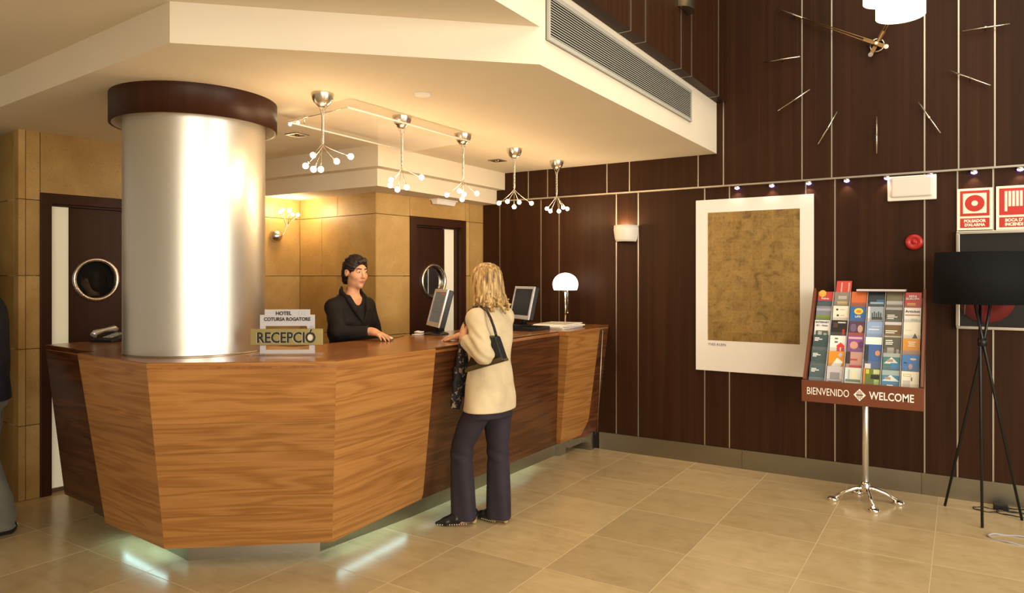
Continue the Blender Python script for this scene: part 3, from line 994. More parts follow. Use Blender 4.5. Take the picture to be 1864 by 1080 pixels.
PX = -3.10
sp1 = [(160, 0.125, 0.045), (195, 0.10, 0.115), (270, 0.06, 0.145), (10, 0.085, 0.10), (35, 0.145, 0.07), (300, 0.03, 0.14)]
PW = 7.0
pendant('pendant lamp with six bulbs nearest the steel column', Vector((PX, 2.87, ZC)), 1, sp1, 0.34, PW)
pendant('second pendant lamp from the steel column', Vector((PX, 3.555, ZC)), 2, [(170, 0.11, 0.11), (215, 0.06, 0.085), (280, 0.05, 0.15), (20, 0.12, 0.075), (330, 0.08, 0.14)], 0.40, PW)
pendant('middle pendant lamp of the row above the counter', Vector((PX, 4.23, ZC)), 3, [(190, 0.12, 0.10), (265, 0.03, 0.075), (300, 0.05, 0.14), (10, 0.10, 0.10), (120, 0.06, 0.09)], 0.42, PW)
pendant('fourth pendant lamp from the steel column', Vector((PX, 4.94, ZC)), 4, [(185, 0.13, 0.11), (230, 0.05, 0.10), (300, 0.04, 0.145), (20, 0.13, 0.12), (80, 0.05, 0.1)], 0.40, PW)
pendant('pendant lamp farthest from the steel column, by the panelled wall', Vector((PX, 5.66, ZC)), 5, [(180, 0.09, 0.12), (215, 0.05, 0.145), (320, 0.05, 0.15), (10, 0.09, 0.13), (60, 0.06, 0.11)], 0.36, PW * 0.7)

# ---- twisted wall sconce on the golden stone
sb = at_plane(501, 430, SP(0, 0), SN)
sn = thing('wall_sconce', 'wall sconce with twisted wires and bulbs on the golden stone', 'lamp', sb)
MB().lathe([(0.064, 0.001), (0.062, 0.022), (0.048, 0.048), (0.026, 0.064), (0.001, 0.070)], sb, 32, SN).build('wall_cup', M['nickel'], sn)
s0 = sb + SN * 0.066
for k, (du, dv, dz) in enumerate(((-0.06, 0.06, 0.20), (-0.015, 0.03, 0.225), (0.03, 0.07, 0.215), (0.045, 0.10, 0.18), (0.0, 0.12, 0.22), (0.11, 0.09, 0.185))):
    knee = s0 + SN * 0.035 + S2 * (0.055 + 0.004 * k) + UPZ * (0.085 + 0.004 * k)
    tip = s0 + SN * dv + S2 * (du + 0.03) + UPZ * dz
    pts = [s0 - SN * 0.01, s0 + SN * 0.012 + S2 * 0.015 + UPZ * (-0.012 + 0.002 * k), s0 + SN * 0.03 + S2 * 0.035 + UPZ * 0.03, knee, knee.lerp(tip, 0.4) + UPZ * 0.012, tip]
    MB().tube(pts, 0.0024, 6).build('wire', M['chrome'], sn)
    b = MB().cyl(tip - UPZ * 0.006, tip + UPZ * 0.006, 0.006, None, 10).build('bulb_holder', M['chrome'], sn)
    MB().ball(tip + UPZ * 0.018, 0.0175, 12, 8).build('bulb', M['bulb'], b)
point_light('sconce_light', s0 + SN * 0.12 + UPZ * 0.25 + S2 * 0.03, 9.0, (1.0, 0.66, 0.32), 0.06)

# ---- white half-bowl wall lamp on the panelled wall
wc = at_y(1141, 425, YW); wc.y = YW
wl2 = thing('wall_lamp', 'white ceramic half-bowl wall lamp on the dark panels', 'lamp', wc)
def halfbowl(r, h0, h1, yr, thick):
    mb = MB(); n = 24; vs = []; rows_ = []
    prof = [(1.0, h1), (1.03, h1 * 0.5), (1.0, 0.0), (0.93, h0 * 0.7), (0.84, h0), (0.80, h0), (0.88, h0 * 0.68), (0.95, 0.0), (0.97, h1 * 0.5), (0.94, h1)]
    for rr, z in prof:
        for i in range(n + 1):
            t = math.pi + math.pi * i / n
            vs.append(wc + Vector((r * rr * math.cos(t), yr * rr * math.sin(t) - 0.001, z)))
    fs = []
    for j in range(len(prof)):
        j2 = (j + 1) % len(prof)
        for i in range(n):
            fs.append((j * (n + 1) + i, j * (n + 1) + i + 1, j2 * (n + 1) + i + 1, j2 * (n + 1) + i))
    return mb.add(vs, fs, True)
halfbowl(0.108, -0.078, 0.07, 0.145, 0.01).build('bowl', M['lamp_white'], wl2)
dsk = MB(); n_ = 24
dsk.add([wc + Vector((0, -0.001, -0.052))] + [wc + Vector((0.098 * math.cos(math.pi + math.pi * i / n_), 0.13 * math.sin(math.pi + math.pi * i / n_) - 0.001, -0.052)) for i in range(n_ + 1)], [(0, i, i + 1) for i in range(1, n_ + 1)])
dsk.build('diffuser', M['white_paint'], wl2)
MB().ball(wc + Vector((-0.03, -0.07, 0.03)), 0.014, 10, 6).build('bulb', M['bulb'], wl2)
point_light('wall_lamp_light', wc + Vector((-0.03, -0.075, 0.055)), 3.5, (1.0, 0.72, 0.38), 0.03)

# ---- emergency light boxes
e1 = at_z(808, 371, 2.345)
e1 = Vector((bc.x - 0.30, (ray(808, 371).y / ray(808, 371).x) * (bc.x - 0.30), 2.345))
eb = thing('emergency_light', 'slim white emergency light under the beam above the far door', 'light', e1)
MB().box((e1.x - 0.05, e1.y - 0.16, 2.335), (e1.x + 0.05, e1.y + 0.16, 2.344)).build('backplate', M['white_paint'], eb)
q = [(-0.04, -0.15), (0.04, -0.15), (0.04, 0.15), (-0.04, 0.15)]
MB().add([e1 + Vector((a, b, -0.010)) for a, b in q] + [e1 + Vector((a * 0.7, b * 0.92, -0.052)) for a, b in q], [(0, 1, 2, 3), (7, 6, 5, 4), (0, 4, 5, 1), (1, 5, 6, 2), (2, 6, 7, 3), (3, 7, 4, 0)]).build('diffuser', M['paper'], eb, 0.004)
p0, p1 = at_y(1616, 326, YW), at_y(1705, 360, YW)
e2 = Vector(((p0.x + p1.x) / 2, YW, (p0.z + p1.z) / 2))
ew = thing('emergency_light', 'white rectangular emergency light under the rail beside the fire signs', 'light', e2)
hw_, hh_ = (p1.x - p0.x) / 2, (p0.z - p1.z) / 2 + 0.012
MB().box((e2.x - hw_, YW - 0.03, e2.z - hh_), (e2.x + hw_, YW - 0.001, e2.z + hh_)).build('case', M['white_paint'], ew, 0.006)
MB().box((e2.x - hw_ + 0.025, YW - 0.055, e2.z - hh_ + 0.025), (e2.x + hw_ - 0.025, YW - 0.03, e2.z + hh_ - 0.015)).build('diffuser', plain('frosted_plastic', (0.72, 0.66, 0.60), 0.25), ew, 0.012)

# ---- recessed ceiling fittings
c_ = at_z(769, 172, ZC)
sd = thing('ceiling_speaker', 'round white ceiling disc above the counter', 'ceiling disc', c_)
MB().lathe([(0.001, -0.010), (0.040, -0.010), (0.046, -0.006), (0.048, 0.0)], c_ - UPZ * 0.0005, 36).build('cover_disc', M['white_paint'], sd)
MB().lathe([(0.048, -0.003), (0.051, -0.003), (0.051, 0.0)], c_ - UPZ * 0.0005, 36).build('rim', M['white_paint'], sd)
for px, py, lab in ((541, 245, 'square recessed downlight left of the first pendant lamp'), (905, 292, 'square recessed downlight beside the fourth pendant lamp')):
    c_ = at_z(px, py, ZC) - UPZ * 0.0005
    dl = thing('downlight', lab, 'downlight', c_, 'square recessed downlights')
    a = 0.062
    fr_ = MB()
    for b0, b1 in (((-a, -a), (a, -a + .014)), ((-a, a - .014), (a, a)), ((-a, -a + .014), (-a + .014, a - .014)), ((a - .014, -a + .014), (a, a - .014))):
        fr_.box((c_.x + b0[0], c_.y + b0[1], ZC - 0.007), (c_.x + b1[0], c_.y + b1[1], ZC - 0.0005))
    fr_.build('trim_frame', M['steel'], dl)
    MB().box((c_.x - a + .014, c_.y - a + .014, ZC - 0.003), (c_.x + a - .014, c_.y + a - .014, ZC - 0.0005)).build('dark_well', M['ink'], dl)
    MB().lathe([(0.001, -0.012), (0.014, -0.012), (0.02, -0.003)], c_, 20).build('reflector', M['chrome'], dl)

# ---- glass panel light hung under the ceiling
ZG = ZC - 0.055
g0, g1, g2, g3 = at_z(524, 222, ZG), at_z(633, 195, ZG), at_z(858, 258, ZG), at_z(749, 277, ZG)
gl = thing('ceiling_glass_panel', 'clear glass panel with bright edges hung under the ceiling', 'glass panel', (g0 + g2) / 2)
MB().hexa([g0, g1, g2, g3], (0, 0, 0.008)).build('glass_sheet', plain('ceiling_glass', (0.98, 0.95, 0.9), 0.04, 0, 0.7, alpha=0.22), gl)
for a, b in ((g1, g2), (g3, g0)):
    MB().cyl(a, b, 0.006, None, 8).build('edge_profile', M['white_paint'], gl)
MB().cyl(g0, g1, 0.003, None, 8).build('edge_profile', M['chrome'], gl)
for p in (g0.lerp(g2, 0.08), g0.lerp(g2, 0.92)):
    MB().cyl(p, p + UPZ * (ZC - ZG - 0.0005), 0.006, None, 10).build('hanger', M['chrome'], gl)
for k in range(2):
    p = g0 + (g1 - g0) * (0.04 + 0.14 * k) - UPZ * 0.02
    b = MB().cyl(p + UPZ * 0.02, p + UPZ * 0.004, 0.005, None, 8).build('lamp_holder', M['chrome'], gl)
    MB().ball(p, 0.010, 10, 6).build('bulb', M['bulb'], b)

# ---- air grille in the slab face
q0 = at_plane(993, 67, (XF, 0, 0), Vector((1, 0, 0))); q1 = at_plane(1255.5, 221, (XF, 0, 0), Vector((1, 0, 0)))
vz0, vz1, vy0, vy1 = 2.792, 3.036, q0.y, q1.y
vg = thing('air_grille', 'long aluminium air grille with fine horizontal slats in the white fascia', 'air vent', (XF, (vy0 + vy1) / 2, vz0))
X0 = XF + 0.0015
MB().box((X0, vy0, vz0), (X0 + 0.004, vy1, vz1)).build('backing', M['ink'], vg)
fr_ = MB(); t = 0.022
for a, b in (((vy0, vz0), (vy1, vz0 + t)), ((vy0, vz1 - t), (vy1, vz1)), ((vy0, vz0 + t), (vy0 + t, vz1 - t)), ((vy1 - t * 0.4, vz0 + t), (vy1, vz1 - t))):
    fr_.box((X0 + 0.004, a[0], a[1]), (X0 + 0.016, b[0], b[1]))
fr_.build('grille_frame', plain('grille_grey', (0.42, 0.41, 0.35), 0.5), vg)
ns = 15
slat_mat = plain('aluminium_slat', (0.36, 0.35, 0.30), 0.5, 0.0)
for i in range(ns):
    z = vz0 + t + (vz1 - vz0 - 2 * t) * (i + 0.5) / ns
    q = [Vector((X0 + 0.004, vy0 + t, z + 0.004)), Vector((X0 + 0.013, vy0 + t, z - 0.002)), Vector((X0 + 0.013, vy1 - t * 0.4, z - 0.002)), Vector((X0 + 0.004, vy1 - t * 0.4, z + 0.004))]
    MB().hexa(q, (0, 0, 0.0055)).build('slat', slat_mat, vg)
# ---- steel half-round light on the gallery front
gyv = gy(1243)
hb = Vector((XG + 0.004, gyv, 3.30))
g_ = at_plane(1243, 20, (XG, 0, 0), Vector((1, 0, 0)))
hb.z = g_.z - 0.0
gl2 = thing('gallery_light', 'satin steel box light fixed to the dark gallery front', 'light', hb)
n_ = 16; ys = [hb.y + 0.105 * math.cos(math.pi * i / n_) for i in range(n_ + 1)]; xs = [hb.x + 0.075 * math.sin(math.pi * i / n_) for i in range(n_ + 1)]
mb = MB()
mb.add([(x, y, hb.z) for x, y in zip(xs, ys)] + [(x, y, hb.z + 0.42) for x, y in zip(xs, ys)], [(i, i + 1, n_ + 2 + i, n_ + 1 + i) for i in range(n_)], True)
mb.add([(x, y, hb.z) for x, y in zip(xs, ys)], [tuple(range(n_ + 1))]); mb.add([(x, y, hb.z + 0.42) for x, y in zip(xs, ys)], [tuple(range(n_ + 1))])
mb.build('steel_shell', M['steel'], gl2)
MB().box((XG + 0.0015, hb.y - 0.11, hb.z), (XG + 0.006, hb.y + 0.11, hb.z + 0.42)).build('mounting_plate', M['steel'], gl2)

# ---- small violet spots under the rail
LN = ['first', 'second', 'third', 'fourth', 'fifth', 'sixth', 'seventh', 'eighth']
for k, px in enumerate((1343, 1406, 1473, 1542, 1615, 1694, 1773, 1857)):
    x = wx(px)
    c_ = Vector((x, YW - 0.022, ZR - 0.010))
    sl = thing('rail_spotlight', LN[k] + ' small violet spotlight along the rail, counted from the pendant lamps', 'spotlight', c_, 'violet spotlights along the rail')
    MB().lathe([(0.001, 0.0), (0.022, 0.0), (0.025, -0.010), (0.022, -0.014)], c_, 20).build('housing', M['chrome'], sl)
    MB().lathe([(0.0215, -0.012), (0.017, -0.023), (0.001, -0.029)], c_, 20).build('lens', M['led'], sl)
    d = bpy.data.lights.new('rail_spot_light', 'SPOT'); d.energy = 1.1; d.color = (1.0, 0.72, 0.55); d.spot_size = math.radians(95); d.spot_blend = 0.6; d.shadow_soft_size = 0.012
    o = bpy.data.objects.new('rail_spot_light', d); COL.objects.link(o); o.location = c_ - Vector((0, 0.012, 0.03)); o.rotation_euler = (math.radians(12), 0, 0)

# ---- wall clock of loose bars
kc = at_y(1597, 84, YW)
ck = thing('wall_clock', 'large wall clock of loose metal bars and two long hands', 'clock', Vector((kc.x, YW, kc.z)))
kc = Vector((kc.x, YW, kc.z))
RM = 0.685
for h in range(12):
    a = math.radians(90 - 30 * h)
    d = Vector((math.cos(a), 0, math.sin(a)))
    c_ = kc + d * RM - Vector((0, 0.045, 0))
    b = MB().cyl(c_ - d * 0.14, c_ + d * 0.14, 0.0055, None, 8).build('hour_bar', M['nickel'], ck)
    MB().cyl(c_ + Vector((0, -0.012, 0)), Vector((c_.x, YW - 0.0005, c_.z)), 0.006, None, 8).build('stand_off', M['chrome'], b)
def hand(ang, L, tail, off):
    a = math.radians(ang); d = Vector((math.cos(a), 0, math.sin(a))); s = Vector((-d.z, 0, d.x))
    o = kc - Vector((0, off, 0))
    mb = MB()
    for sg_ in (-1, 1):
        mb.cyl(o + s * (0.011 * sg_), o + d * L + s * (0.003 * sg_), 0.0035, None, 6)
    mb.hexa([o - d * tail - s * 0.014, o + d * 0.10 - s * 0.014, o + d * 0.10 + s * 0.014, o - d * tail + s * 0.014], (0, 0.006, 0))
    hnd = mb.build('clock_hand', plain('bronze_hand', (0.30, 0.17, 0.07), 0.35, 0.9), ck)
    MB().cyl(o - d * tail - Vector((0, 0.006, 0)), o - d * tail + Vector((0, 0.008, 0)), 0.017, None, 16).build('hand_tip', M['chrome'], hnd)
hand(151, 0.60, 0.075, 0.075)
hand(62, 0.40, 0.085, 0.06)
MB().lathe([(0.042, 0), (0.052, 0.0), (0.052, 0.03), (0.042, 0.03), (0.042, 0)], kc - Vector((0, 0.0005, 0)), 36, (0, -1, 0)).build('hub_ring', M['chrome'], ck)
MB().cyl(kc - Vector((0, 0.0005, 0)), kc - Vector((0, 0.085, 0)), 0.012, None, 14).build('spindle', M['chrome'], ck)

# ---- drum pendants of the lobby chandelier
def drum(label, px, py, dep, r, h):
    c_ = at_d(px, py, dep)
    root = thing('drum_pendant', label, 'lamp', c_, 'white drum pendants of the lobby')
    MB().lathe([(r, 0.0), (r, h), (r - 0.004, h), (r - 0.004, 0.0), (r, 0)], c_, 48).build('drum_shade', M['opal2'], root)
    MB().lathe([(0.001, 0.02), (r - 0.004, 0.02)], c_, 48).build('diffuser', M['opal2'], root)
    MB().cyl(c_ + UPZ * 0.05, c_ + UPZ * 1.6, 0.003, None, 6).build('cord', M['black'], root)
    sx_ = MB()
    for k in range(3):
        t = 2 * math.pi * k / 3
        sx_.cyl(c_ + UPZ * h * 0.98, c_ + Vector((r * math.cos(t), r * math.sin(t), h * 0.98)), 0.002, None, 6)
    sx_.build('spider', M['chrome'], root)
drum('large glowing white drum pendant overlapping the clock', 1639, 30, 3.9, 0.122, 0.30)
drum('half-hidden glowing white drum pendant behind the larger one', 1609, 4, 4.5, 0.120, 0.30)

# ---- gold poster on the panelled wall
a0 = at_y(1268, 367, YW); a1 = at_y(1482, 353, YW)
zt, zb = 2.262, 0.803
px0, px1 = a0.x, a1.x
ps = thing('poster', 'tall white-bordered poster with a mottled gold field', 'poster', Vector(((px0 + px1) / 2, YW, zb)))
MB().box((px0, YW - 0.022, zb), (px1, YW - 0.004, zt)).build('white_board', plain('poster_white', (0.80, 0.77, 0.72), 0.5), ps, 0.002)
ax0 = at_y(1290, 505, YW).x; ax1 = at_y(1457, 505, YW).x
az1 = at_y(1290, 388, YW).z; az0 = at_y(1290, 619, YW).z
def goldleaf():
    m, nt, b = mk('mottled_gold')
    v = coords(nt, (1, 1, 1), False)
    br = nt.nodes.new('ShaderNodeTexBrick')
    br.offset = 0.0
    br.inputs['Scale'].default_value = 1.0
    br.inputs['Brick Width'].default_value = 0.082; br.inputs['Row Height'].default_value = 0.085
    br.inputs['Mortar Size'].default_value = 0.002; br.inputs['Mortar Smooth'].default_value = 0.6
    br.inputs['Color1'].default_value = (0.25, 0.155, 0.045, 1); br.inputs['Color2'].default_value = (0.31, 0.200, 0.065, 1); br.inputs['Mortar'].default_value = (0.33, 0.220, 0.078, 1)
    sw = nt.nodes.new('ShaderNodeSeparateXYZ'); cb = nt.nodes.new('ShaderNodeCombineXYZ')
    nt.links.new(v, sw.inputs[0]); nt.links.new(sw.outputs[0], cb.inputs[0]); nt.links.new(sw.outputs[2], cb.inputs[1])
    nt.links.new(cb.outputs[0], br.inputs['Vector'])
    n1 = noise(nt, v, 9, 6, 0.7, 0.6); n2 = noise(nt, v, 45, 4, 0.7)
    c = mixc(nt, 1.0, br.outputs['Color'], ramp(nt, n1, [(0.32, (0.55, 0.5, 0.42)), (0.5, (1, 1, 1)), (0.72, (1.25, 1.22, 1.1))]), 'MULTIPLY')
    c = mixc(nt, 1.0, c, ramp(nt, n2, [(0.3, (0.62, 0.58, 0.5)), (0.45, (1, 1, 1)), (0.75, (1.15, 1.12, 1.0))]), 'MULTIPLY')
    n3 = noise(nt, v, 6.5, 5, 0.75, 1.2)
    k = ramp(nt, n3, [(0.68, (0, 0, 0)), (0.74, (1, 1, 1))])
    c = mixc(nt, mathn(nt, 'MULTIPLY', k, 0.7), c, (0.13, 0.10, 0.13))
    nt.links.new(c, b.inputs['Base Color']); b.inputs['Roughness'].default_value = 0.45; b.inputs['Metallic'].default_value = 0.25
    bump(nt, b, n2, 0.1, 0.003)
    return m
MB().box((ax0, YW - 0.0235, az0), (ax1, YW - 0.0215, az1)).build('gold_field', goldleaf(), ps)
text('caption', 'YVES KLEIN', 0.030, plain('caption_grey', (0.12, 0.11, 0.13), 0.6), ps, frame_mtx((ax0 + 0.002, YW - 0.0232, az0 - 0.035), (1, 0, 0), UPZ), 0.0006, 'LEFT')

# ---- fire signs
def firesign(px_a, px_b, ytop, ybot, label, words, kind):
    xa, xb = at_y(px_a, 505, YW).x, at_y(px_b, 505, YW).x
    zt_ = at_y(px_a, ytop, YW).z; zb_ = at_y(px_a, ybot, YW).z
    W = xb - xa; H_ = zt_ - zb_
    root = thing('fire_sign', label, 'sign', Vector(((xa + xb) / 2, YW, zb_)))
    Y0 = YW - 0.014
    MB().box((xa, Y0, zb_), (xb, YW - 0.0035, zt_)).build('sign_board', M['signwhite'], root, 0.001)
    def plate(name, u0, u1, w0, w1, mat, lift):
        return MB().box((xa + W * u0, Y0 - lift, zb_ + H_ * w0), (xa + W * u1, Y0 - lift + 0.001, zb_ + H_ * w1)).build(name, mat, root)
    plate('red_field', 0.09, 0.91, 0.335, 0.945, M['red'], 0.001)
    plate('red_text_field', 0.09, 0.91, 0.055, 0.285, M['red'], 0.001)
    for t_, w_ in zip(words, (0.215, 0.12)):
        text('lettering', t_, H_ * 0.092, M['signwhite'], root, frame_mtx((xa + W * 0.5, Y0 - 0.0015, zb_ + H_ * w_), (1, 0, 0), UPZ), 0.0005, bold=0.0016, sx=0.92)
    if kind == 'button':
        plate('ivory_square', 0.17, 0.83, 0.40, 0.88, M['signwhite'], 0.002)
        c_ = Vector((xa + W * 0.5, Y0 - 0.002, zb_ + H_ * 0.64))
        MB().cyl(c_, c_ - Vector((0, 0.001, 0)), W * 0.275, None, 40, False).build('red_disc', M['red'], root)
        MB().cyl(c_, c_ - Vector((0, 0.002, 0)), W * 0.09, None, 24, False).build('ivory_dot', M['signwhite'], root)
    else:
        hz = MB()
        for i in range(5):
            x = xa + W * (0.24 + 0.105 * i)
            hz.hexa([(x, Y0 - 0.002, zb_ + H_ * (0.42 if i == 0 else 0.53)), (x + W * 0.075, Y0 - 0.002, zb_ + H_ * (0.42 if i == 0 else 0.53)), (x + W * 0.075, Y0 - 0.002, zb_ + H_ * 0.88), (x, Y0 - 0.002, zb_ + H_ * 0.88)], (0, 0.001, 0))
        hz.build('hose_symbol', M['signwhite'], root)
        hx = MB().cyl((xa + W * 0.83, Y0 - 0.002, zb_ + H_ * 0.72), (xa + W * 0.83, Y0 - 0.001, zb_ + H_ * 0.72), W * 0.05, None, 20, False)
        hx.build('nozzle_symbol', M['signwhite'], root)
firesign(1742, 1807, 345, 420, "red and ivory fire alarm sign reading POLSADOR D'ALARMA", ['POLSADOR', "D'ALARMA"], 'button')
firesign(1813, 1879, 340, 419, "red and ivory fire hose sign reading BOCA D'INCENDI", ["BOCA D'", 'INCENDI'], 'hose')

# ---- red siren
c_ = at_y(1664, 441, YW)
sr_ = thing('alarm_siren', 'round red alarm siren on the dark panels', 'alarm', Vector((c_.x, YW, c_.z)))
MB().lathe([(0.058, 0.001), (0.058, 0.02), (0.050, 0.032), (0.030, 0.036), (0.026, 0.030), (0.014, 0.030), (0.012, 0.040), (0.001, 0.042)], Vector((c_.x, YW, c_.z)), 32, (0, -1, 0)).build('siren_body', M['redplastic'], sr_)
MB().lathe([(0.038, 0.0335), (0.042, 0.0365), (0.046, 0.0335)], Vector((c_.x, YW, c_.z)), 32, (0, -1, 0)).build('sound_ring', M['redplastic'], sr_)

# ---- glazed fire hose cabinet behind the floor lamp
hx0 = at_y(1741, 505, YW).x; hx1 = hx0 + 0.62
hz1 = at_y(1741, 422, YW).z; hz0 = at_y(1741, 598, YW).z
hc = thing('fire_hose_cabinet', 'glass-fronted fire hose cabinet with metal frame behind the black floor lamp', 'cabinet', Vector(((hx0 + hx1) / 2, YW, hz0)))
fr_ = MB(); t = 0.02
for a, b in (((hx0, hz0), (hx1, hz0 + t)), ((hx0, hz1 - t), (hx1, hz1)), ((hx0, hz0 + t), (hx0 + t, hz1 - t)), ((hx1 - t, hz0 + t), (hx1, hz1 - t))):
    fr_.box((a[0], YW - 0.05, a[1]), (b[0], YW - 0.0035, b[1]))
fr_.build('cabinet_frame', M['strip'], hc, 0.003)
MB().box((hx0 + t, YW - 0.012, hz0 + t), (hx1 - t, YW - 0.0035, hz1 - t)).build('cabinet_back', plain('cabinet_grey', (0.05, 0.045, 0.04), 0.5), hc)
MB().box((hx0 + t, YW - 0.047, hz0 + t), (hx1 - t, YW - 0.044, hz1 - t)).build('glass_pane', plain('cabinet_glass', (0.02, 0.02, 0.02), 0.03, 0, 0.5, alpha=0.3), hc)
MB().lathe([(0.17, 0), (0.17, 0.02), (0.05, 0.024), (0.05, 0.0)], Vector(((hx0 + hx1) / 2 - 0.13, YW - 0.0125, (hz0 + hz1) / 2 - 0.13)), 36, (0, -1, 0)).build('hose_reel', M['red'], hc)
MB().tube([Vector((hx0 + 0.10, YW - 0.03, hz0 + 0.30)), Vector((hx0 + 0.055, YW - 0.03, hz0 + 0.26)), Vector((hx0 + 0.05, YW - 0.03, hz0 + 0.10))], 0.007, 8).build('pipe', M['chrome'], hc)

# ================================================================== BLACK TRIPOD FLOOR LAMP
LC = Vector((0.115, 5.655, 0))
fl = thing('floor_lamp', 'black tripod floor lamp with wide black drum shade', 'lamp', LC)
feet = [at_z(1720, 922, 0), at_z(1788, 962, 0), Vector((0.335, 5.74, 0))]
cross = LC + UPZ * 1.17
MB().lathe([(0.285, 1.425), (0.290, 1.425), (0.272, 1.765), (0.267, 1.765), (0.285, 1.425)], LC, 56).build('drum_shade', M['blackcloth'], fl)
for f in feet:
    f = Vector((f.x, f.y, 0.0))
    d = (cross - f)
    topp = cross + Vector((d.x, d.y, 0)).normalized() * 0.05 + UPZ * 0.27
    side = Vector((-d.y, d.x, 0)).normalized() * 0.012
    MB().tube([f + UPZ * 0.004, cross + side, topp + side], [0.0085, 0.0095, 0.0085], 8).build('leg', M['blackmetal'], fl)
MB().cyl(cross - UPZ * 0.025, cross + UPZ * 0.025, 0.026, None, 16).build('hub', M['blackmetal'], fl)
MB().cyl(cross + UPZ * 0.27, cross + UPZ * 0.30, 0.06, None, 20).cyl(cross + UPZ * 0.30, cross + UPZ * 0.36, 0.02, None, 14).build('socket', M['blackmetal'], fl)
spd = MB()
for k in range(3):
    t = 2 * math.pi * k / 3
    spd.cyl(cross + UPZ * 0.30, LC + Vector((0.283 * math.cos(t), 0.283 * math.sin(t), 1.47)), 0.003, None, 6)
spd.build('spider', M['blackmetal'], fl)
# cables on the floor
def loop(c, rx, ry, t0, t1, n=28, z=0.004, wob=0.0):
    return [Vector((c.x + rx * math.cos(t0 + (t1 - t0) * i / n) + wob * math.sin(5 * i / n), c.y + ry * math.sin(t0 + (t1 - t0) * i / n), z + 0.003 * math.sin(i))) for i in range(n + 1)]
cb = at_z(1825, 928, 0)
cbl = thing('power_cable', 'black coiled power cable with dimmer box under the floor lamp', 'cable', cb)
box_c = at_z(1822, 927, 0)
MB().box((box_c.x - 0.045, box_c.y - 0.03, 0.001), (box_c.x + 0.045, box_c.y + 0.03, 0.035)).build('dimmer_box', M['black'], cbl, 0.006)
MB().tube(loop(at_z(1795, 929, 0), 0.075, 0.05, 0.3, 5.6), 0.004, 6).build('cable_loop', M['black'], cbl)
MB().tube(loop(at_z(1850, 938, 0), 0.11, 0.05, 0.0, 6.0), 0.004, 6).build('cable_loop', M['black'], cbl)
MB().tube(loop(at_z(1850, 932, 0), 0.10, 0.05, 0.6, 6.6, z=0.007), 0.004, 6).build('cable_loop', M['black'], cbl)
MB().tube([box_c + Vector((0.04, 0, 0.01)), box_c + Vector((0.12, 0.05, 0.005)), box_c + Vector((0.28, 0.06, 0.005)), box_c + Vector((0.5, 0.1, 0.005))], 0.004, 6).build('cable_tail', M['black'], cbl)
gc = at_z(1870, 988, 0)
gcl = thing('grey_cable', 'loop of grey cable on the floor in front of the floor lamp', 'cable', gc)
MB().tube(loop(gc, 0.20, 0.085, 0.7, 5.9, 40), 0.006, 8).build('cable_loop', M['greycable'], gcl)

# ================================================================== BROCHURE STAND
RX0, RX1 = -0.955, -0.212
RYB, RYT, RZ0, RZ1 = 5.41, 5.845, 0.868, 1.497
bc0 = Vector(((RX0 + RX1) / 2, 5.62, 0))
bs = thing('brochure_stand', 'brochure stand on a steel pole with brown board reading BIENVENIDO and WELCOME', 'display stand', bc0)
sl_up = Vector((0, RYT - RYB, RZ1 - RZ0)); SLEN = sl_up.length; sl_up.normalize()
sl_n = Vector((0, -sl_up.z, sl_up.y))      # out of the rack, to the lobby
def RP(x, s, d): return Vector((x, RYB, RZ0)) + sl_up * s + sl_n * d
def rslab(mb, x0, x1, s0, s1, d0, d1):
    vs = [RP(x0, s0, d0), RP(x1, s0, d0), RP(x1, s1, d0), RP(x0, s1, d0), RP(x0, s0, d1), RP(x1, s0, d1), RP(x1, s1, d1), RP(x0, s1, d1)]
    return mb.add(vs, [(0, 3, 2, 1), (4, 5, 6, 7), (0, 1, 5, 4), (1, 2, 6, 5), (2, 3, 7, 6), (3, 0, 4, 7)])
rslab(MB(), RX0, RX1, 0, SLEN, -0.10, -0.085).build('back_board', M['rackback'], bs)
for x in (RX0, RX1 - 0.018):
    rslab(MB(), x, x + 0.018, -0.01, SLEN, -0.085, 0.035).build('side_board', M['rackwood'], bs, 0.002)
MB().box((RX0 - 0.006, RYB - 0.045, 0.722), (RX1 + 0.004, RYB - 0.03, RZ0 + 0.005)).build('title_board', M['rackwood'], bs, 0.002)
MB().box((RX0 + 0.02, RYB - 0.03, 0.735), (RX1 - 0.02, RYB + 0.06, 0.75)).build('bottom_shelf', M['rackwood'], bs)
YF = RYB - 0.0455
wmat = plain('title_white', (0.85, 0.82, 0.76), 0.5)
text('lettering', 'BIENVENIDO', 0.072, wmat, bs, frame_mtx((RX0 + 0.165, YF, 0.797), (1, 0, 0), UPZ), 0.0006, sx=0.66)
text('lettering', 'WELCOME', 0.074, wmat, bs, frame_mtx((RX1 - 0.185, YF, 0.797), (1, 0, 0), UPZ), 0.0006, bold=0.001, sx=0.74)
xm = (RX0 + RX1) / 2 - 0.005
MB().hexa([(xm - 0.038, YF - 0.0006, 0.797), (xm, YF - 0.0006, 0.755), (xm + 0.038, YF - 0.0006, 0.797), (xm, YF - 0.0006, 0.839)], (0, 0.001, 0)).build('emblem', wmat, bs)
e3 = MB()
for dx_, h_ in ((-0.014, 0.020), (-0.005, 0.030), (0.005, 0.030), (0.014, 0.020)):
    e3.hexa([(xm + dx_ - 0.002, YF - 0.0012, 0.797 - h_), (xm + dx_ + 0.002, YF - 0.0012, 0.797 - h_), (xm + dx_ + 0.002, YF - 0.0012, 0.797 + h_), (xm + dx_ - 0.002, YF - 0.0012, 0.797 + h_)], (0, 0.0008, 0))
e3.hexa([(xm - 0.022, YF - 0.0012, 0.793), (xm + 0.022, YF - 0.0012, 0.793), (xm + 0.022, YF - 0.0012, 0.800), (xm - 0.022, YF - 0.0012, 0.800)], (0, 0.0008, 0))
e3.build('emblem_mark', M['rackwood'], bs)
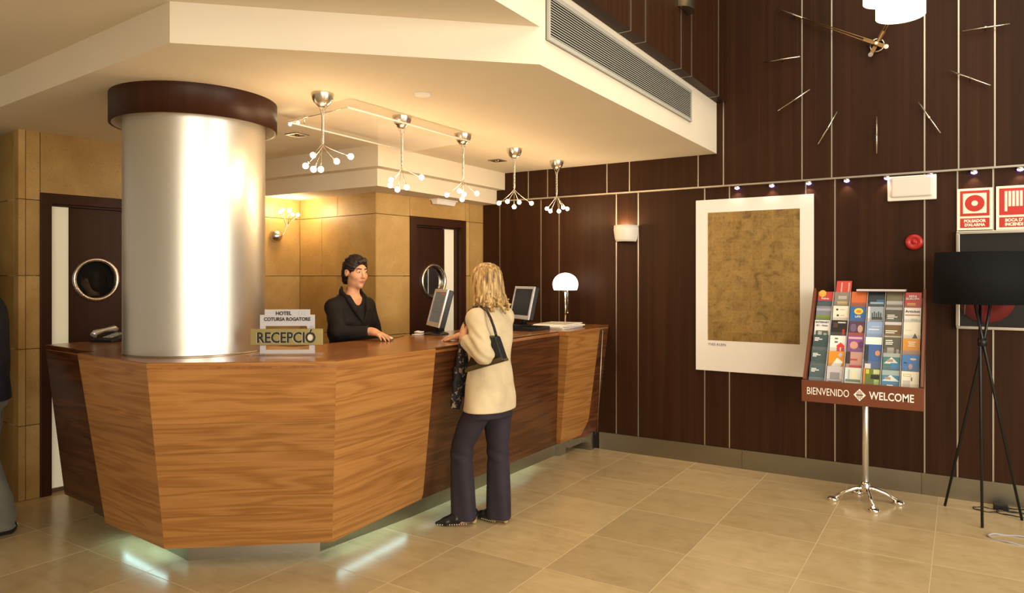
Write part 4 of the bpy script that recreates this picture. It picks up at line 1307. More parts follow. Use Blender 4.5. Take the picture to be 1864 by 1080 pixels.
# pole and cross foot
PB = Vector((bc0.x + 0.005, 5.615, 0))
MB().cyl(PB + UPZ * 0.10, PB + UPZ * 1.02, 0.021, None, 24).build('pole', M['satin'], bs)
MB().lathe([(0.001, 0.15), (0.022, 0.15), (0.030, 0.13), (0.032, 0.09), (0.024, 0.07), (0.001, 0.07)], PB, 24).build('pole_socket', M['chrome'], bs)
MB().box((PB.x - 0.05, PB.y - 0.01, 0.93), (PB.x + 0.05, PB.y + 0.10, 1.0)).build('pole_bracket', M['steel'], bs)
for t_ in (200, 110, 20, 290):
    t2 = math.radians(t_)
    d = Vector((math.cos(t2), math.sin(t2), 0))
    lg = MB().tube([PB + UPZ * 0.10, PB + d * 0.06 + UPZ * 0.098, PB + d * 0.13 + UPZ * 0.07, PB + d * 0.20 + UPZ * 0.028], [0.016, 0.0145, 0.013, 0.012], 12).build('leg', M['chrome'], bs)
    MB().lathe([(0.001, 0.026), (0.030, 0.024), (0.038, 0.014), (0.036, 0.0), (0.001, 0.0)], PB + d * 0.215, 24).build('foot_pad', M['chrome'], lg)

# brochures: six columns by six rows, each its own thing in a clear pocket
def flatmat(c, r=0.35): return plain('print', c, r)
BC = {}
def bm_(c):
    k = tuple(c)
    if k not in BC: BC[k] = flatmat(c)
    return BC[k]
TEAL = (0.05, 0.085, 0.09); WH = (0.80, 0.79, 0.75); CR_ = (0.80, 0.74, 0.60)
# (label, base colour, [(u0,u1,w0,w1,colour)...], text)
def B(label, base, bits=(), txt=()): return (label, base, bits, txt)
rowsB = [
 [B('red leisure park brochure with yellow sun shape in the top left pocket', (0.55, 0.05, 0.04), [(0.05, 0.55, 0.66, 1.10, (0.85, 0.45, 0.06), 'o'), (0, 1, 0.0, 0.42, (0.06, 0.10, 0.13))], [('Palma Esplendid'[:5], 0.022, 0.5, 0.55, WH)]),
  B('grey-brown brochure with pale picture under the tall red leaflet', (0.25, 0.22, 0.18), [(0.2, 0.85, 0.2, 0.4, (0.55, 0.40, 0.18)), (0.25, 0.8, 0.55, 0.75, (0.45, 0.42, 0.38))]),
  B('orange-red brochure partly under the flat white magazine', (0.62, 0.14, 0.03), [(0, 1, 0.0, 0.3, (0.40, 0.09, 0.03))]),
  B('black and blue brochure in the top pocket of the fourth column', (0.02, 0.03, 0.04), [(0.1, 0.95, 0.28, 0.40, (0.30, 0.45, 0.60)), (0.5, 1, 0.4, 0.55, (0.03, 0.14, 0.28))]),
  B('olive brochure with mountain picture in the top pocket of the fifth column', (0.17, 0.15, 0.09), [(0, 1, 0.22, 0.45, (0.42, 0.42, 0.42))]),
  B('red brochure with white title in the top right pocket', (0.50, 0.045, 0.045), [(0.15, 0.65, 0.2, 0.36, (0.65, 0.36, 0.08))], [('MINI', 0.024, 0.48, 0.75, WH), ('EUROPA', 0.022, 0.48, 0.60, WH)])],
 [B('grey and green landscape brochure in the second row of the left column', (0.22, 0.24, 0.28), [(0, 1, 0.16, 0.42, (0.20, 0.30, 0.04)), (0, 1, 0.7, 0.85, (0.36, 0.38, 0.45))]),
  B('cream brochure with two small black badges', CR_, [(0.18, 0.34, 0.70, 0.84, (0.08, 0.07, 0.06), 'o'), (0.24, 0.40, 0.34, 0.48, (0.08, 0.07, 0.06), 'o'), (0.45, 0.75, 0.74, 0.79, (0.5, 0.46, 0.4)), (0.48, 0.75, 0.38, 0.43, (0.5, 0.46, 0.4))]),
  B('bright blue brochure with a yellow oval sun', (0.02, 0.13, 0.38), [(0.25, 0.82, 0.52, 0.92, (0.85, 0.58, 0.03), 'o'), (0.38, 0.70, 0.62, 0.8, (0.7, 0.2, 0.03), 'o')], [('LIFE', 0.022, 0.5, 0.38, WH)]),
  B('black and white skyline brochure in the fourth column', (0.30, 0.38, 0.46), [(0.25, 0.9, 0.2, 0.36, (0.03, 0.03, 0.03)), (0, 0.14, 0, 1, (0.75, 0.68, 0.6))] + [(0.25 + 0.13 * i, 0.32 + 0.13 * i, 0.36, 0.62 + 0.08 * (i % 2), (0.04, 0.05, 0.06)) for i in range(5)]),
  B('dark olive brochure with small white title in the second row', (0.085, 0.08, 0.055), [(0, 1, 0.85, 1, (0.35, 0.34, 0.36)), (0.1, 0.55, 0.50, 0.55, WH), (0.1, 0.72, 0.40, 0.45, WH), (0.1, 0.5, 0.30, 0.35, WH)]),
  B('white ticket brochure with black heading in the right column', WH, [(0.05, 0.95, 0.52, 0.60, (0.45, 0.22, 0.08)), (0.4, 0.8, 0.22, 0.36, (0.55, 0.55, 0.5))], [('Articket', 0.027, 0.5, 0.77, (0.02, 0.02, 0.02))])],
 [B('white internet leaflet with black drawing in the left column', WH, [(0.1, 0.9, 0.0, 0.36, (0.10, 0.11, 0.09)), (0.25, 0.5, 0.08, 0.3, (0.6, 0.6, 0.5)), (0.62, 0.82, 0.02, 0.2, (0.6, 0.6, 0.5))], [('INTERNET', 0.020, 0.5, 0.86, (0.03, 0.03, 0.12)), ('\u20ac1- 15min', 0.018, 0.5, 0.66, (0.03, 0.03, 0.12))]),
  B('black brochure with red streak in the second column', (0.015, 0.012, 0.012), [(0.7, 0.85, 0.1, 0.45, (0.5, 0.03, 0.02)), (0.4, 0.9, 0.82, 0.90, (0.6, 0.58, 0.55)), (0.1, 0.4, 0.55, 0.85, (0.07, 0.04, 0.03))]),
  B('dark plum brochure with red band in the third column', (0.09, 0.035, 0.06), [(0, 1, 0.02, 0.3, (0.48, 0.05, 0.05)), (0.55, 0.88, 0.32, 0.78, (0.55, 0.34, 0.28), 'o'), (0.08, 0.48, 0.36, 0.86, (0.14, 0.10, 0.18), 'o')]),
  B('pale blue brochure in the fourth column', (0.26, 0.37, 0.62), [(0.12, 0.78, 0.52, 0.57, WH), (0.3, 0.8, 0.70, 0.74, (0.5, 0.58, 0.75))]),
  B('brown brochure with white two-line title in the fifth column', (0.15, 0.085, 0.025), [(0.05, 0.75, 0.44, 0.49, WH), (0.05, 0.6, 0.33, 0.38, WH), (0, 1, 0.82, 1, (0.55, 0.52, 0.55)), (0, 1, 0, 0.17, (0.66, 0.62, 0.46))]),
  B('cream brochure with small black hill drawing in the right column', (0.76, 0.72, 0.60), [(0.52, 0.84, 0.06, 0.36, (0.03, 0.03, 0.03), 't'), (0.1, 0.5, 0.5, 0.54, (0.6, 0.6, 0.2))])],
 [B('slate city guide leaflet in the fourth row of the left column', TEAL, [(0.1, 0.42, 0.78, 0.83, WH), (0.1, 0.6, 0.70, 0.75, WH), (0.1, 0.35, 0.62, 0.67, WH), (0, 1, 0.0, 0.25, (0.12, 0.16, 0.17))]),
  B('white brochure with red house symbol and letter i', WH, [(0.45, 0.92, 0.06, 0.36, (0.68, 0.04, 0.03)), (0.38, 0.99, 0.36, 0.60, (0.68, 0.04, 0.03), 't'), (0.64, 0.73, 0.08, 0.30, WH), (0.3, 0.5, 0.78, 0.86, (0.12, 0.12, 0.14)), (0.3, 0.5, 0.56, 0.66, (0.12, 0.12, 0.14))]),
  B('purple brochure with pale faces in the third column', (0.22, 0.07, 0.25), [(0.15, 0.65, 0.2, 0.66, (0.60, 0.30, 0.22), 'o'), (0.68, 0.97, 0.25, 0.68, (0.12, 0.04, 0.10), 'o'), (0.05, 0.9, 0.8, 0.92, (0.65, 0.4, 0.45))]),
  B('tall blue and white brochure with an orange dot in the fourth column', (0.04, 0.11, 0.32), [(0, 1, 0.78, 1, WH), (0.0, 0.22, 0.2, 0.75, (0.02, 0.02, 0.03)), (0.62, 0.92, 0.44, 0.60, (0.65, 0.25, 0.12), 'o'), (0.05, 0.4, 0.05, 0.2, WH)]),
  B('dark olive brochure with grey leaves along its foot', (0.085, 0.08, 0.055), [(0.1, 0.5, 0.78, 0.83, WH), (0.1, 0.55, 0.67, 0.72, WH), (0.1, 0.5, 0.57, 0.62, WH), (0.2, 0.6, 0.02, 0.4, (0.32, 0.32, 0.28)), (0.75, 0.9, 0.02, 0.3, (0.35, 0.35, 0.32))]),
  B('orange brochure with white centred lines in the right column', (0.58, 0.25, 0.03), [(0.3, 0.75, 0.78, 0.82, WH), (0.35, 0.68, 0.67, 0.71, WH), (0.32, 0.7, 0.56, 0.60, WH), (0.05, 0.95, 0.08, 0.34, (0.40, 0.24, 0.16))])],
 [B('slate city guide leaflet in the fifth row of the left column', (0.065, 0.10, 0.105), [(0.1, 0.42, 0.78, 0.83, WH), (0.1, 0.6, 0.70, 0.75, WH), (0.1, 0.35, 0.62, 0.67, WH), (0, 1, 0.0, 0.22, (0.13, 0.18, 0.18))]),
  B('orange brochure showing a tilted white card', (0.66, 0.27, 0.02), [(0.62, 0.86, 0.68, 0.92, (0.42, 0.42, 0.6), 'o'), (0.10, 0.92, 0.0, 0.62, WH, 'k')]),
  B('pinkish brochure with red ribbon in the third column', (0.48, 0.27, 0.23), [(0, 0.25, 0.3, 1.0, (0.05, 0.03, 0.03)), (0.2, 0.95, 0.05, 0.22, (0.55, 0.05, 0.04)), (0.25, 0.7, 0.5, 0.6, (0.5, 0.05, 0.05))]),
  None,
  B('green and blue water brochure in the fifth row', (0.05, 0.17, 0.18), [(0.0, 1, 0.78, 1, (0.32, 0.36, 0.34)), (0.05, 0.95, 0.40, 0.78, (0.6, 0.62, 0.56), 't'), (0.25, 0.6, 0.5, 0.65, (0.35, 0.25, 0.2)), (0.45, 1, 0.1, 0.45, (0.03, 0.20, 0.42))]),
  B('deep blue underwater brochure in the right column', (0.05, 0.17, 0.42), [(0.45, 0.82, 0.70, 0.82, (0.55, 0.45, 0.4), 'o'), (0.38, 0.60, 0.18, 0.50, (0.42, 0.28, 0.30), 'o'), (0.1, 0.3, 0.5, 0.58, (0.02, 0.06, 0.16))])],
 [B('slate city guide leaflet in the bottom left pocket', (0.08, 0.125, 0.14), [(0.1, 0.42, 0.78, 0.83, WH), (0.1, 0.6, 0.70, 0.75, WH), (0.1, 0.35, 0.62, 0.67, WH), (0, 1, 0.05, 0.3, (0.16, 0.22, 0.24))]),
  B('pale grey patterned brochure in the bottom row', (0.52, 0.49, 0.50), [(0.2, 0.8, 0.25, 0.65, (0.26, 0.25, 0.27)), (0.1, 0.92, 0.06, 0.15, (0.08, 0.08, 0.1))]),
  B('white and pale green brochure in the bottom row', (0.60, 0.66, 0.62), [(0.4, 0.72, 0.35, 0.9, (0.66, 0.66, 0.42)), (0.05, 0.95, 0.2, 0.34, (0.16, 0.22, 0.14)), (0.2, 0.3, 0.35, 0.9, (0.42, 0.44, 0.44))]),
  B('green garden brochure with black label in the bottom row', (0.12, 0.17, 0.025), [(0, 0.10, 0, 1, (0.66, 0.20, 0.04)), (0.45, 0.95, 0.42, 0.66, (0.02, 0.02, 0.02)), (0.65, 0.95, 0.02, 0.4, (0.36, 0.50, 0.16)), (0.6, 0.98, 0.7, 0.95, (0.50, 0.55, 0.28)), (0.15, 0.35, 0.7, 0.95, (0.55, 0.48, 0.05))]),
  B('blue and white snow brochure in the bottom row', (0.05, 0.20, 0.36), [(0.0, 1, 0.72, 1, (0.30, 0.38, 0.38)), (0.0, 1.0, 0.40, 0.74, (0.66, 0.68, 0.66), 't'), (0.15, 0.5, 0.48, 0.62, (0.35, 0.25, 0.2)), (0.3, 0.65, 0.12, 0.2, WH)]),
  B('cream brochure with line drawings in the bottom right pocket', (0.74, 0.69, 0.56), [(0.1, 0.55, 0.72, 0.86, (0.45, 0.38, 0.15)), (0.13, 0.52, 0.75, 0.83, (0.74, 0.69, 0.56)), (0.55, 0.62, 0.48, 0.68, (0.1, 0.09, 0.08)), (0.1, 0.5, 0.1, 0.5, (0.52, 0.48, 0.42))])],
]
cw = (RX1 - RX0 - 0.036 - 0.01) / 6
rh = SLEN / 6.0
import functools
for r_i, row in enumerate(rowsB):
    for c_i, b in enumerate(row):
        if b is None:
            continue
        label, base, bits, txts = b
        tall = (r_i == 3 and c_i == 3)
        x0 = RX0 + 0.023 + cw * c_i + 0.006; x1 = x0 + cw - 0.012
        s_top = SLEN - rh * r_i
        s_bot = s_top - rh * (2.0 if tall else 1.0)
        jitter = random.uniform(-0.004, 0.004)
        # each leaflet stands a little steeper than the rack, its foot behind the next row's head
        dtop = -0.006; dbot = -0.030
        Wd = x1 - x0; Hh = s_top - s_bot
        up_v = (RP(0, s_top, dtop) - RP(0, s_bot, dbot)).normalized()
        o0 = RP(x0, s_bot, dbot) + up_v * jitter
        nrm = Vector((1, 0, 0)).cross(up_v)
        full = Hh + 0.035            # hidden foot goes down inside its pocket
        root = thing('brochure', label, 'brochure', o0 - up_v * 0.03 - nrm * 0.004, 'brochures in the display stand')
        q = [o0 - up_v * 0.03, o0 + Vector((Wd, 0, 0)) - up_v * 0.03, o0 + Vector((Wd, 0, 0)) + up_v * Hh, o0 + up_v * Hh]
        MB().hexa(q, -nrm * 0.005).build('leaflet', bm_(base), root)
        for k, bit in enumerate(bits):
            u0, u1, w0, w1, cc = bit[:5]
            e = 0.0004 + 0.0003 * k
            if len(bit) > 5:
                uc_, wc_, ru, rw_ = (u0 + u1) / 2, (w0 + w1) / 2, (u1 - u0) / 2, (w1 - w0) / 2
                if bit[5] == 'o': pl_ = [(uc_ + ru * math.cos(2 * math.pi * i / 18), wc_ + rw_ * math.sin(2 * math.pi * i / 18)) for i in range(18)]
                elif bit[5] == 't': pl_ = [(u0, w0), (u1, w0), (uc_, w1)]
                else: pl_ = [(u0, w0), (uc_ + ru * 0.55, w0), (u1, wc_ + rw_ * 0.25), (uc_ + ru * 0.1, w1)]
                MB().add([o0 + Vector((Wd * u, 0, 0)) + up_v * (Hh * w_) + nrm * e for u, w_ in pl_], [tuple(range(len(pl_)))]).build('printed_patch', bm_(cc), root)
                continue
            MB().hexa([o0 + Vector((Wd * u, 0, 0)) + up_v * (Hh * w_) + nrm * e for u, w_ in ((u0, w0), (u1, w0), (u1, w1), (u0, w1))], -nrm * 0.0003).build('printed_patch', bm_(cc), root)
        for (t_, sz, u, w_, cc) in txts:
            text('printed_word', t_, sz, bm_(cc), root, frame_mtx(o0 + Vector((Wd * u, 0, 0)) + up_v * (Hh * w_) + nrm * 0.003, (1, 0, 0), up_v), 0.0002, bold=0.0004)
        # clear pocket lip in front of the lower third (belongs to the stand)
        MB().hexa([RP(x0 - 0.004, s_bot - 0.004, dbot + 0.008), RP(x1 + 0.004, s_bot - 0.004, dbot + 0.008), RP(x1 + 0.004, s_bot + Hh * 0.25, dbot + 0.012), RP(x0 - 0.004, s_bot + Hh * 0.25, dbot + 0.012)], sl_n * 0.002).build('clear_pocket', M['pocket'], bs)
for c_i in range(1, 6):
    x = RX0 + 0.023 + cw * c_i
    rslab(MB(), x - 0.0015, x + 0.0015, 0, SLEN - 0.01, -0.06, 0.004).build('divider', plain('clear_divider', (0.75, 0.74, 0.72), 0.1, alpha=0.55), bs)
# tall red leaflet and a flat magazine on top
x0 = RX0 + 0.023 + cw + 0.006
o0 = RP(x0, SLEN - 0.02, -0.050)
rt = thing('brochure', 'tall red leaflet sticking up above the stand', 'brochure', o0, 'brochures in the display stand')
MB().hexa([o0, o0 + Vector((cw - 0.012, 0, 0)), o0 + Vector((cw - 0.012, 0, 0)) + sl_up * 0.145, o0 + sl_up * 0.145], -sl_n * 0.006).build('leaflet', bm_((0.62, 0.07, 0.05)), rt)
for k in range(2):
    MB().hexa([o0 + Vector((0.032 + 0.05 * k, 0, 0)) + sl_up * 0.045 + sl_n * 0.0005, o0 + Vector((0.042 + 0.05 * k, 0, 0)) + sl_up * 0.045 + sl_n * 0.0005, o0 + Vector((0.042 + 0.05 * k, 0, 0)) + sl_up * 0.13 + sl_n * 0.0005, o0 + Vector((0.032 + 0.05 * k, 0, 0)) + sl_up * 0.13 + sl_n * 0.0005], -sl_n * 0.0004).build('printed_patch', bm_((0.75, 0.4, 0.35)), rt)
m0 = Vector((RX0 + 0.023 + cw * 2.35, RYT - 0.03, RZ1 + 0.003))
mg = thing('magazine', 'white and violet magazine lying flat across the top of the stand', 'magazine', m0)
MB().hexa([m0, m0 + Vector((cw * 2.75, 0, 0)), m0 + Vector((cw * 2.75, 0.15, 0.0)), m0 + Vector((0, 0.15, 0.0))], (0, 0, 0.011)).build('pages', M['paper'], mg)
MB().hexa([m0 - Vector((0, 0.001, 0.005)), m0 + Vector((cw * 2.75, -0.001, -0.005)), m0 + Vector((cw * 2.75, 0.15, -0.005)), m0 + Vector((0, 0.15, -0.005))], (0, 0, 0.005)).build('cover', bm_((0.22, 0.18, 0.36)), mg)

# ================================================================== PEOPLE (smooth bodies grown from blended rounded shapes)
class Field:
    def __init__(s, lo, hi, h):
        s.lo = np.array(lo, float); s.h = h
        s.n = np.ceil((np.array(hi) - s.lo) / h).astype(int) + 1
        s.g = np.full(tuple(s.n), 0.3, np.float32)

    def block(s, lo, hi):
        a = np.maximum(np.floor((np.array(lo) - s.lo) / s.h).astype(int), 0)
        b = np.minimum(np.ceil((np.array(hi) - s.lo) / s.h).astype(int) + 1, s.n)
        if np.any(b <= a): return None
        ax = [(s.lo[i] + s.h * np.arange(a[i], b[i])).astype(np.float32) for i in range(3)]
        sl = tuple(slice(a[i], b[i]) for i in range(3))
        return sl, ax[0][:, None, None], ax[1][None, :, None], ax[2][None, None, :]

    def union(s, sl, d, k):
        g = s.g[sl]
        if k <= 0: s.g[sl] = np.minimum(g, d); return
        t = np.clip(0.5 + 0.5 * (g - d) / k, 0, 1)
        s.g[sl] = g + (d - g) * t - k * t * (1 - t)

    def cut(s, sl, d, k):
        """remove shape d"""
        g = s.g[sl]; m = -d
        t = np.clip(0.5 - 0.5 * (g - m) / max(k, 1e-6), 0, 1)
        s.g[sl] = g + (m - g) * t + k * t * (1 - t)

    def cone(s, a, b, ra, rb, k=0.02, flat=False, op='u', sq=None):
        a = np.array(a, float); b = np.array(b, float)
        R = max(ra, rb) + k + 4 * s.h
        bl = s.block(np.minimum(a, b) - R, np.maximum(a, b) + R)
        if bl is None: return
        sl, X, Y, Z = bl
        d = b - a; L2 = max(float(d @ d), 1e-9)
        px, py, pz = X - a[0], Y - a[1], Z - a[2]
        t0 = (px * d[0] + py * d[1] + pz * d[2]) / L2
        t = np.clip(t0, 0, 1)
        qx, qy, qz = px - d[0] * t, py - d[1] * t, pz - d[2] * t
        if sq is not None:              # flattened section: axis and squash factor (<1 widens along axis)
            ax, f = np.array(sq[0], float), sq[1]
            m = qx * ax[0] + qy * ax[1] + qz * ax[2]
            qx = qx - ax[0] * m * (1 - f); qy = qy - ax[1] * m * (1 - f); qz = qz - ax[2] * m * (1 - f)
        dist = np.sqrt(qx * qx + qy * qy + qz * qz) - (ra + (rb - ra) * t)
        if flat:
            L = math.sqrt(L2)
            dist = np.maximum(dist, (t0 - 1) * L)
        (s.union if op == 'u' else s.cut)(sl, dist, k)

    def ell(s, c, r, k=0.02, op='u', rot=None):
        c = np.array(c, float); r = np.array(r, float)
        R = r.max() + k + 4 * s.h
        bl = s.block(c - R, c + R)
        if bl is None: return
        sl, X, Y, Z = bl
        x, y, z = X - c[0], Y - c[1], Z - c[2]
        if rot is not None:
            m = np.array(rot.transposed() if hasattr(rot, 'transposed') else rot)
            x, y, z = (m[0][0] * x + m[0][1] * y + m[0][2] * z, m[1][0] * x + m[1][1] * y + m[1][2] * z, m[2][0] * x + m[2][1] * y + m[2][2] * z)
        k0 = np.sqrt((x / r[0]) ** 2 + (y / r[1]) ** 2 + (z / r[2]) ** 2)
        k1 = np.sqrt((x / r[0] ** 2) ** 2 + (y / r[1] ** 2) ** 2 + (z / r[2] ** 2) ** 2)
        d = k0 * (k0 - 1) / np.maximum(k1, 1e-6)
        (s.union if op == 'u' else s.cut)(sl, d, k)

    def loft(s, secs, k=0.02, p=2.3, op='u', fold=None):
        """secs: (z, cx, cy, rx, ry) from low to high, oval sections"""
        A = np.array(secs, float); A = A[np.argsort(A[:, 0])]
        zz = np.linspace(A[0, 0], A[-1, 0], 160)
        B = [np.interp(zz, A[:, 0], A[:, i]) for i in range(1, 5)]
        ker = np.hanning(15); ker /= ker.sum()
        B = [np.convolve(np.pad(b, 7, 'edge'), ker, 'valid') for b in B]
        m = k + 4 * s.h
        rmax = max(B[2].max(), B[3].max()) + m
        lo = (B[0].min() - rmax, B[1].min() - rmax, zz[0] - m); hi = (B[0].max() + rmax, B[1].max() + rmax, zz[-1] + m)
        bl = s.block(lo, hi)
        if bl is None: return
        sl, X, Y, Z = bl
        cx, cy, rx, ry = [np.interp(Z[0, 0], zz, b)[None, None, :] for b in B]
        u = np.abs(X - cx) / rx; v = np.abs(Y - cy) / ry
        rr = (u ** p + v ** p) ** (1 / p)
        d = (rr - 1) * np.minimum(rx, ry)
        if fold is not None:
            d = d + fold(np.arctan2((Y - cy) / ry, (X - cx) / rx), Z)
        d = np.maximum(d, np.maximum(zz[0] - Z, Z - zz[-1]))
        (s.union if op == 'u' else s.cut)(sl, d.astype(np.float32), k)

    def half(s, p, n, k=0.0):
        """keep the side the normal n points away from"""
        sl, X, Y, Z = s.block(s.lo, s.lo + s.h * (s.n - 1))
        n = np.array(n, float); n /= np.linalg.norm(n)
        d = (X - p[0]) * n[0] + (Y - p[1]) * n[1] + (Z - p[2]) * n[2]
        s.g = np.maximum(s.g, d.astype(np.float32))

    def ripple(s, fn):
        sl, X, Y, Z = s.block(s.lo, s.lo + s.h * (s.n - 1))
        s.g = s.g + fn(X, Y, Z).astype(np.float32)

    def mesh(s, smooth=2):
        g = s.g.copy()
        g[0] = g[-1] = 0.3; g[:, 0] = g[:, -1] = 0.3; g[:, :, 0] = g[:, :, -1] = 0.3
        ins = g < 0
        nx, ny, nz = g.shape
        c = np.zeros((nx - 1, ny - 1, nz - 1), np.int8)
        for dx in (0, 1):
            for dy in (0, 1):
                for dz in (0, 1):
                    c += ins[dx:nx - 1 + dx, dy:ny - 1 + dy, dz:nz - 1 + dz]
        I, J, K_ = np.nonzero((c > 0) & (c < 8))
        idx = np.full(c.shape, -1, np.int64); idx[I, J, K_] = np.arange(len(I))
        pos = np.zeros((len(I), 3)); cnt = np.zeros(len(I))
        corners = [(0, 0, 0), (1, 0, 0), (0, 1, 0), (1, 1, 0), (0, 0, 1), (1, 0, 1), (0, 1, 1), (1, 1, 1)]
        for a in range(8):
            for b in range(a + 1, 8):
                A, B = np.array(corners[a]), np.array(corners[b])
                if np.abs(A - B).sum() != 1: continue
                va = g[I + A[0], J + A[1], K_ + A[2]].astype(float); vb = g[I + B[0], J + B[1], K_ + B[2]].astype(float)
                m = (va < 0) != (vb < 0)
                t = np.where(m, va / np.where(m, va - vb, 1), 0)
                pos += m[:, None] * (A[None] + t[:, None] * (B - A)[None]); cnt += m
        V = s.lo + s.h * (np.stack([I, J, K_], 1) + pos / cnt[:, None])
        quads = []
        for ax in range(3):
            o1, o2 = [(1, 2), (2, 0), (0, 1)][ax]
            sa = [slice(1, -1)] * 3; sb = [slice(1, -1)] * 3
            sa[ax] = slice(0, -1); sb[ax] = slice(1, None)
            A = ins[tuple(sa)]; B = ins[tuple(sb)]
            for flip, msk in ((False, A & ~B), (True, ~A & B)):
                E = np.array(np.nonzero(msk)).T
                if not len(E): continue
                off = np.ones(3, int); off[ax] = 0
                E = E + off
                def cell(d1, d2):
                    q = E.copy(); q[:, o1] += d1; q[:, o2] += d2
                    return idx[q[:, 0], q[:, 1], q[:, 2]]
                Q = np.stack([cell(-1, -1), cell(0, -1), cell(0, 0), cell(-1, 0)], 1)
                quads.append(Q[:, ::-1] if flip else Q)
        Q = np.concatenate(quads); Q = Q[(Q >= 0).all(1)]
        for _ in range(smooth):
            acc = np.zeros_like(V); n = np.zeros(len(V))
            for a, b in ((0, 1), (1, 2), (2, 3), (3, 0)):
                for p, q in ((a, b), (b, a)):
                    acc += np.stack([np.bincount(Q[:, p], V[Q[:, q], i], len(V)) for i in range(3)], 1)
                    n += np.bincount(Q[:, p], minlength=len(V))
            V = 0.5 * V + 0.5 * acc / np.maximum(n, 1)[:, None]
        return V, Q


def fobj(name, F, mat, parent, M4, smooth=2, colfn=None):
    """mesh a field given in the figure's own frame and hang it under parent"""
    V, Q = F.mesh(smooth)
    R3 = np.array(M4.to_3x3()); T = np.array(M4.translation) - np.array(wloc(parent))
    W = V @ R3.T + T
    me = bpy.data.meshes.new(name)
    me.vertices.add(len(W)); me.vertices.foreach_set('co', W.astype(np.float32).ravel())
    me.loops.add(Q.size); me.loops.foreach_set('vertex_index', Q.ravel().astype(np.int32))
    me.polygons.add(len(Q)); me.polygons.foreach_set('loop_start', np.arange(0, Q.size, 4, dtype=np.int32))
    try: me.polygons.foreach_set('loop_total', np.full(len(Q), 4, np.int32))
    except Exception: pass
    me.update(calc_edges=True); me.validate()
    me.polygons.foreach_set('use_smooth', np.ones(len(me.polygons), bool))
    if colfn is not None:
        at = me.color_attributes.new('tone', 'FLOAT_COLOR', 'POINT')
        c = np.ones((len(V), 4), np.float32); c[:, :3] = colfn(V)
        at.data.foreach_set('color', c.ravel())
    me.materials.append(mat)
    o = bpy.data.objects.new(name, me)
    return link(o, parent)


def skin_mat(name):
    m, nt, b = mk(name)
    a = nt.nodes.new('ShaderNodeVertexColor'); a.layer_name = 'tone'
    nt.links.new(a.outputs[0], b.inputs['Base Color'])
    b.inputs['Roughness'].default_value = 0.5
    b.inputs['Subsurface Weight'].default_value = 0.08
    b.inputs['Subsurface Radius'].default_value = (0.01, 0.004, 0.002)
    return m
M['skin'] = skin_mat('skin')


def cloth(name, c, rough=0.8, weave=260, amt=0.12):
    m, nt, b = mk(name)
    v = coords(nt, (1, 1, 1), False)
    f = noise(nt, v, weave, 2, 0.5); g = noise(nt, v, 9, 3, 0.5)
    col = mixc(nt, 1.0, c, ramp(nt, g, [(0.3, (1 - amt,) * 3), (0.7, (1 + amt,) * 3)]), 'MULTIPLY')
    nt.links.new(col, b.inputs['Base Color'])
    b.inputs['Roughness'].default_value = rough
    b.inputs['Specular IOR Level'].default_value = 0.25
    b.inputs['Sheen Weight'].default_value = 0.15 if max(c) > 0.1 else 0.0
    bump(nt, b, f, 0.12, 0.002)
    return m


def hair_mat(name, stops, sc=(70, 70, 5)):
    m, nt, b = mk(name)
    v = coords(nt, sc, False)
    f = noise(nt, v, 1.0, 3, 0.6, 0.3)
    nt.links.new(ramp(nt, f, stops), b.inputs['Base Color'])
    b.inputs['Roughness'].default_value = 0.55
    bump(nt, b, f, 0.35, 0.004)
    return m


SKIN = np.array((0.62, 0.33, 0.19))


def v3(*a): return np.array(a, float)


def head_shapes(F, c, Rm):
    """adult head about 23 cm tall; Rm turns it (columns: right, forward, up)"""
    def P(x, y, z): return c + Rm @ v3(x, y, z)
    rot = [list(r) for r in Rm.T]
    def E(p, r, k=0.012, op='u'): F.ell(P(*p), r, k, op, rot)
    E((0, -0.014, 0.030), (0.073, 0.093, 0.084), 0.01)
    E((0, 0.028, -0.032), (0.053, 0.062, 0.084), 0.03)
    E((0, 0.064, -0.098), (0.020, 0.020, 0.017), 0.020)
    for s in (-1, 1):
        E((s * 0.038, 0.050, -0.028), (0.024, 0.030, 0.026), 0.02)
        E((s * 0.041, 0.012, -0.070), (0.014, 0.032, 0.022), 0.025)
        E((s * 0.072, -0.012, -0.004), (0.010, 0.019, 0.031), 0.006)
        E((s * 0.079, -0.010, 0.002), (0.006, 0.010, 0.017), 0.004, 'c')
    E((0, 0.076, 0.028), (0.046, 0.014, 0.011), 0.014)
    for s in (-1, 1):
        E((s * 0.030, 0.093, 0.010), (0.017, 0.013, 0.010), 0.012, 'c')
        E((s * 0.030, 0.0775, 0.009), (0.0130, 0.0105, 0.0095), 0.006)
    F.cone(P(0, 0.086, 0.018), P(0, 0.108, -0.028), 0.0075, 0.0115, 0.010)
    for s in (-1, 1):
        E((s * 0.011, 0.096, -0.032), (0.008, 0.010, 0.007), 0.006)
    E((0, 0.086, -0.056), (0.021, 0.009, 0.0042), 0.005)
    E((0, 0.085, -0.065), (0.018, 0.009, 0.0046), 0.005)
    E((0, 0.101, -0.061), (0.020, 0.004, 0.0012), 0.003, 'c')


def head_tone(V, c, Rm):
    L = (V - c) @ Rm
    col = np.tile(SKIN, (len(V), 1))
    lip = np.exp(-((L[:, 0] / 0.021) ** 4 + ((L[:, 2] + 0.0605) / 0.0075) ** 4 + ((L[:, 1] - 0.095) / 0.02) ** 4))
    col = col + lip[:, None] * (v3(0.44, 0.15, 0.11) - SKIN)
    ck = np.exp(-(((np.abs(L[:, 0]) - 0.042) / 0.022) ** 2 + ((L[:, 2] + 0.03) / 0.022) ** 2 + ((L[:, 1] - 0.07) / 0.03) ** 2))
    col = col + 0.35 * ck[:, None] * (v3(0.60, 0.24, 0.15) - SKIN)
    return col


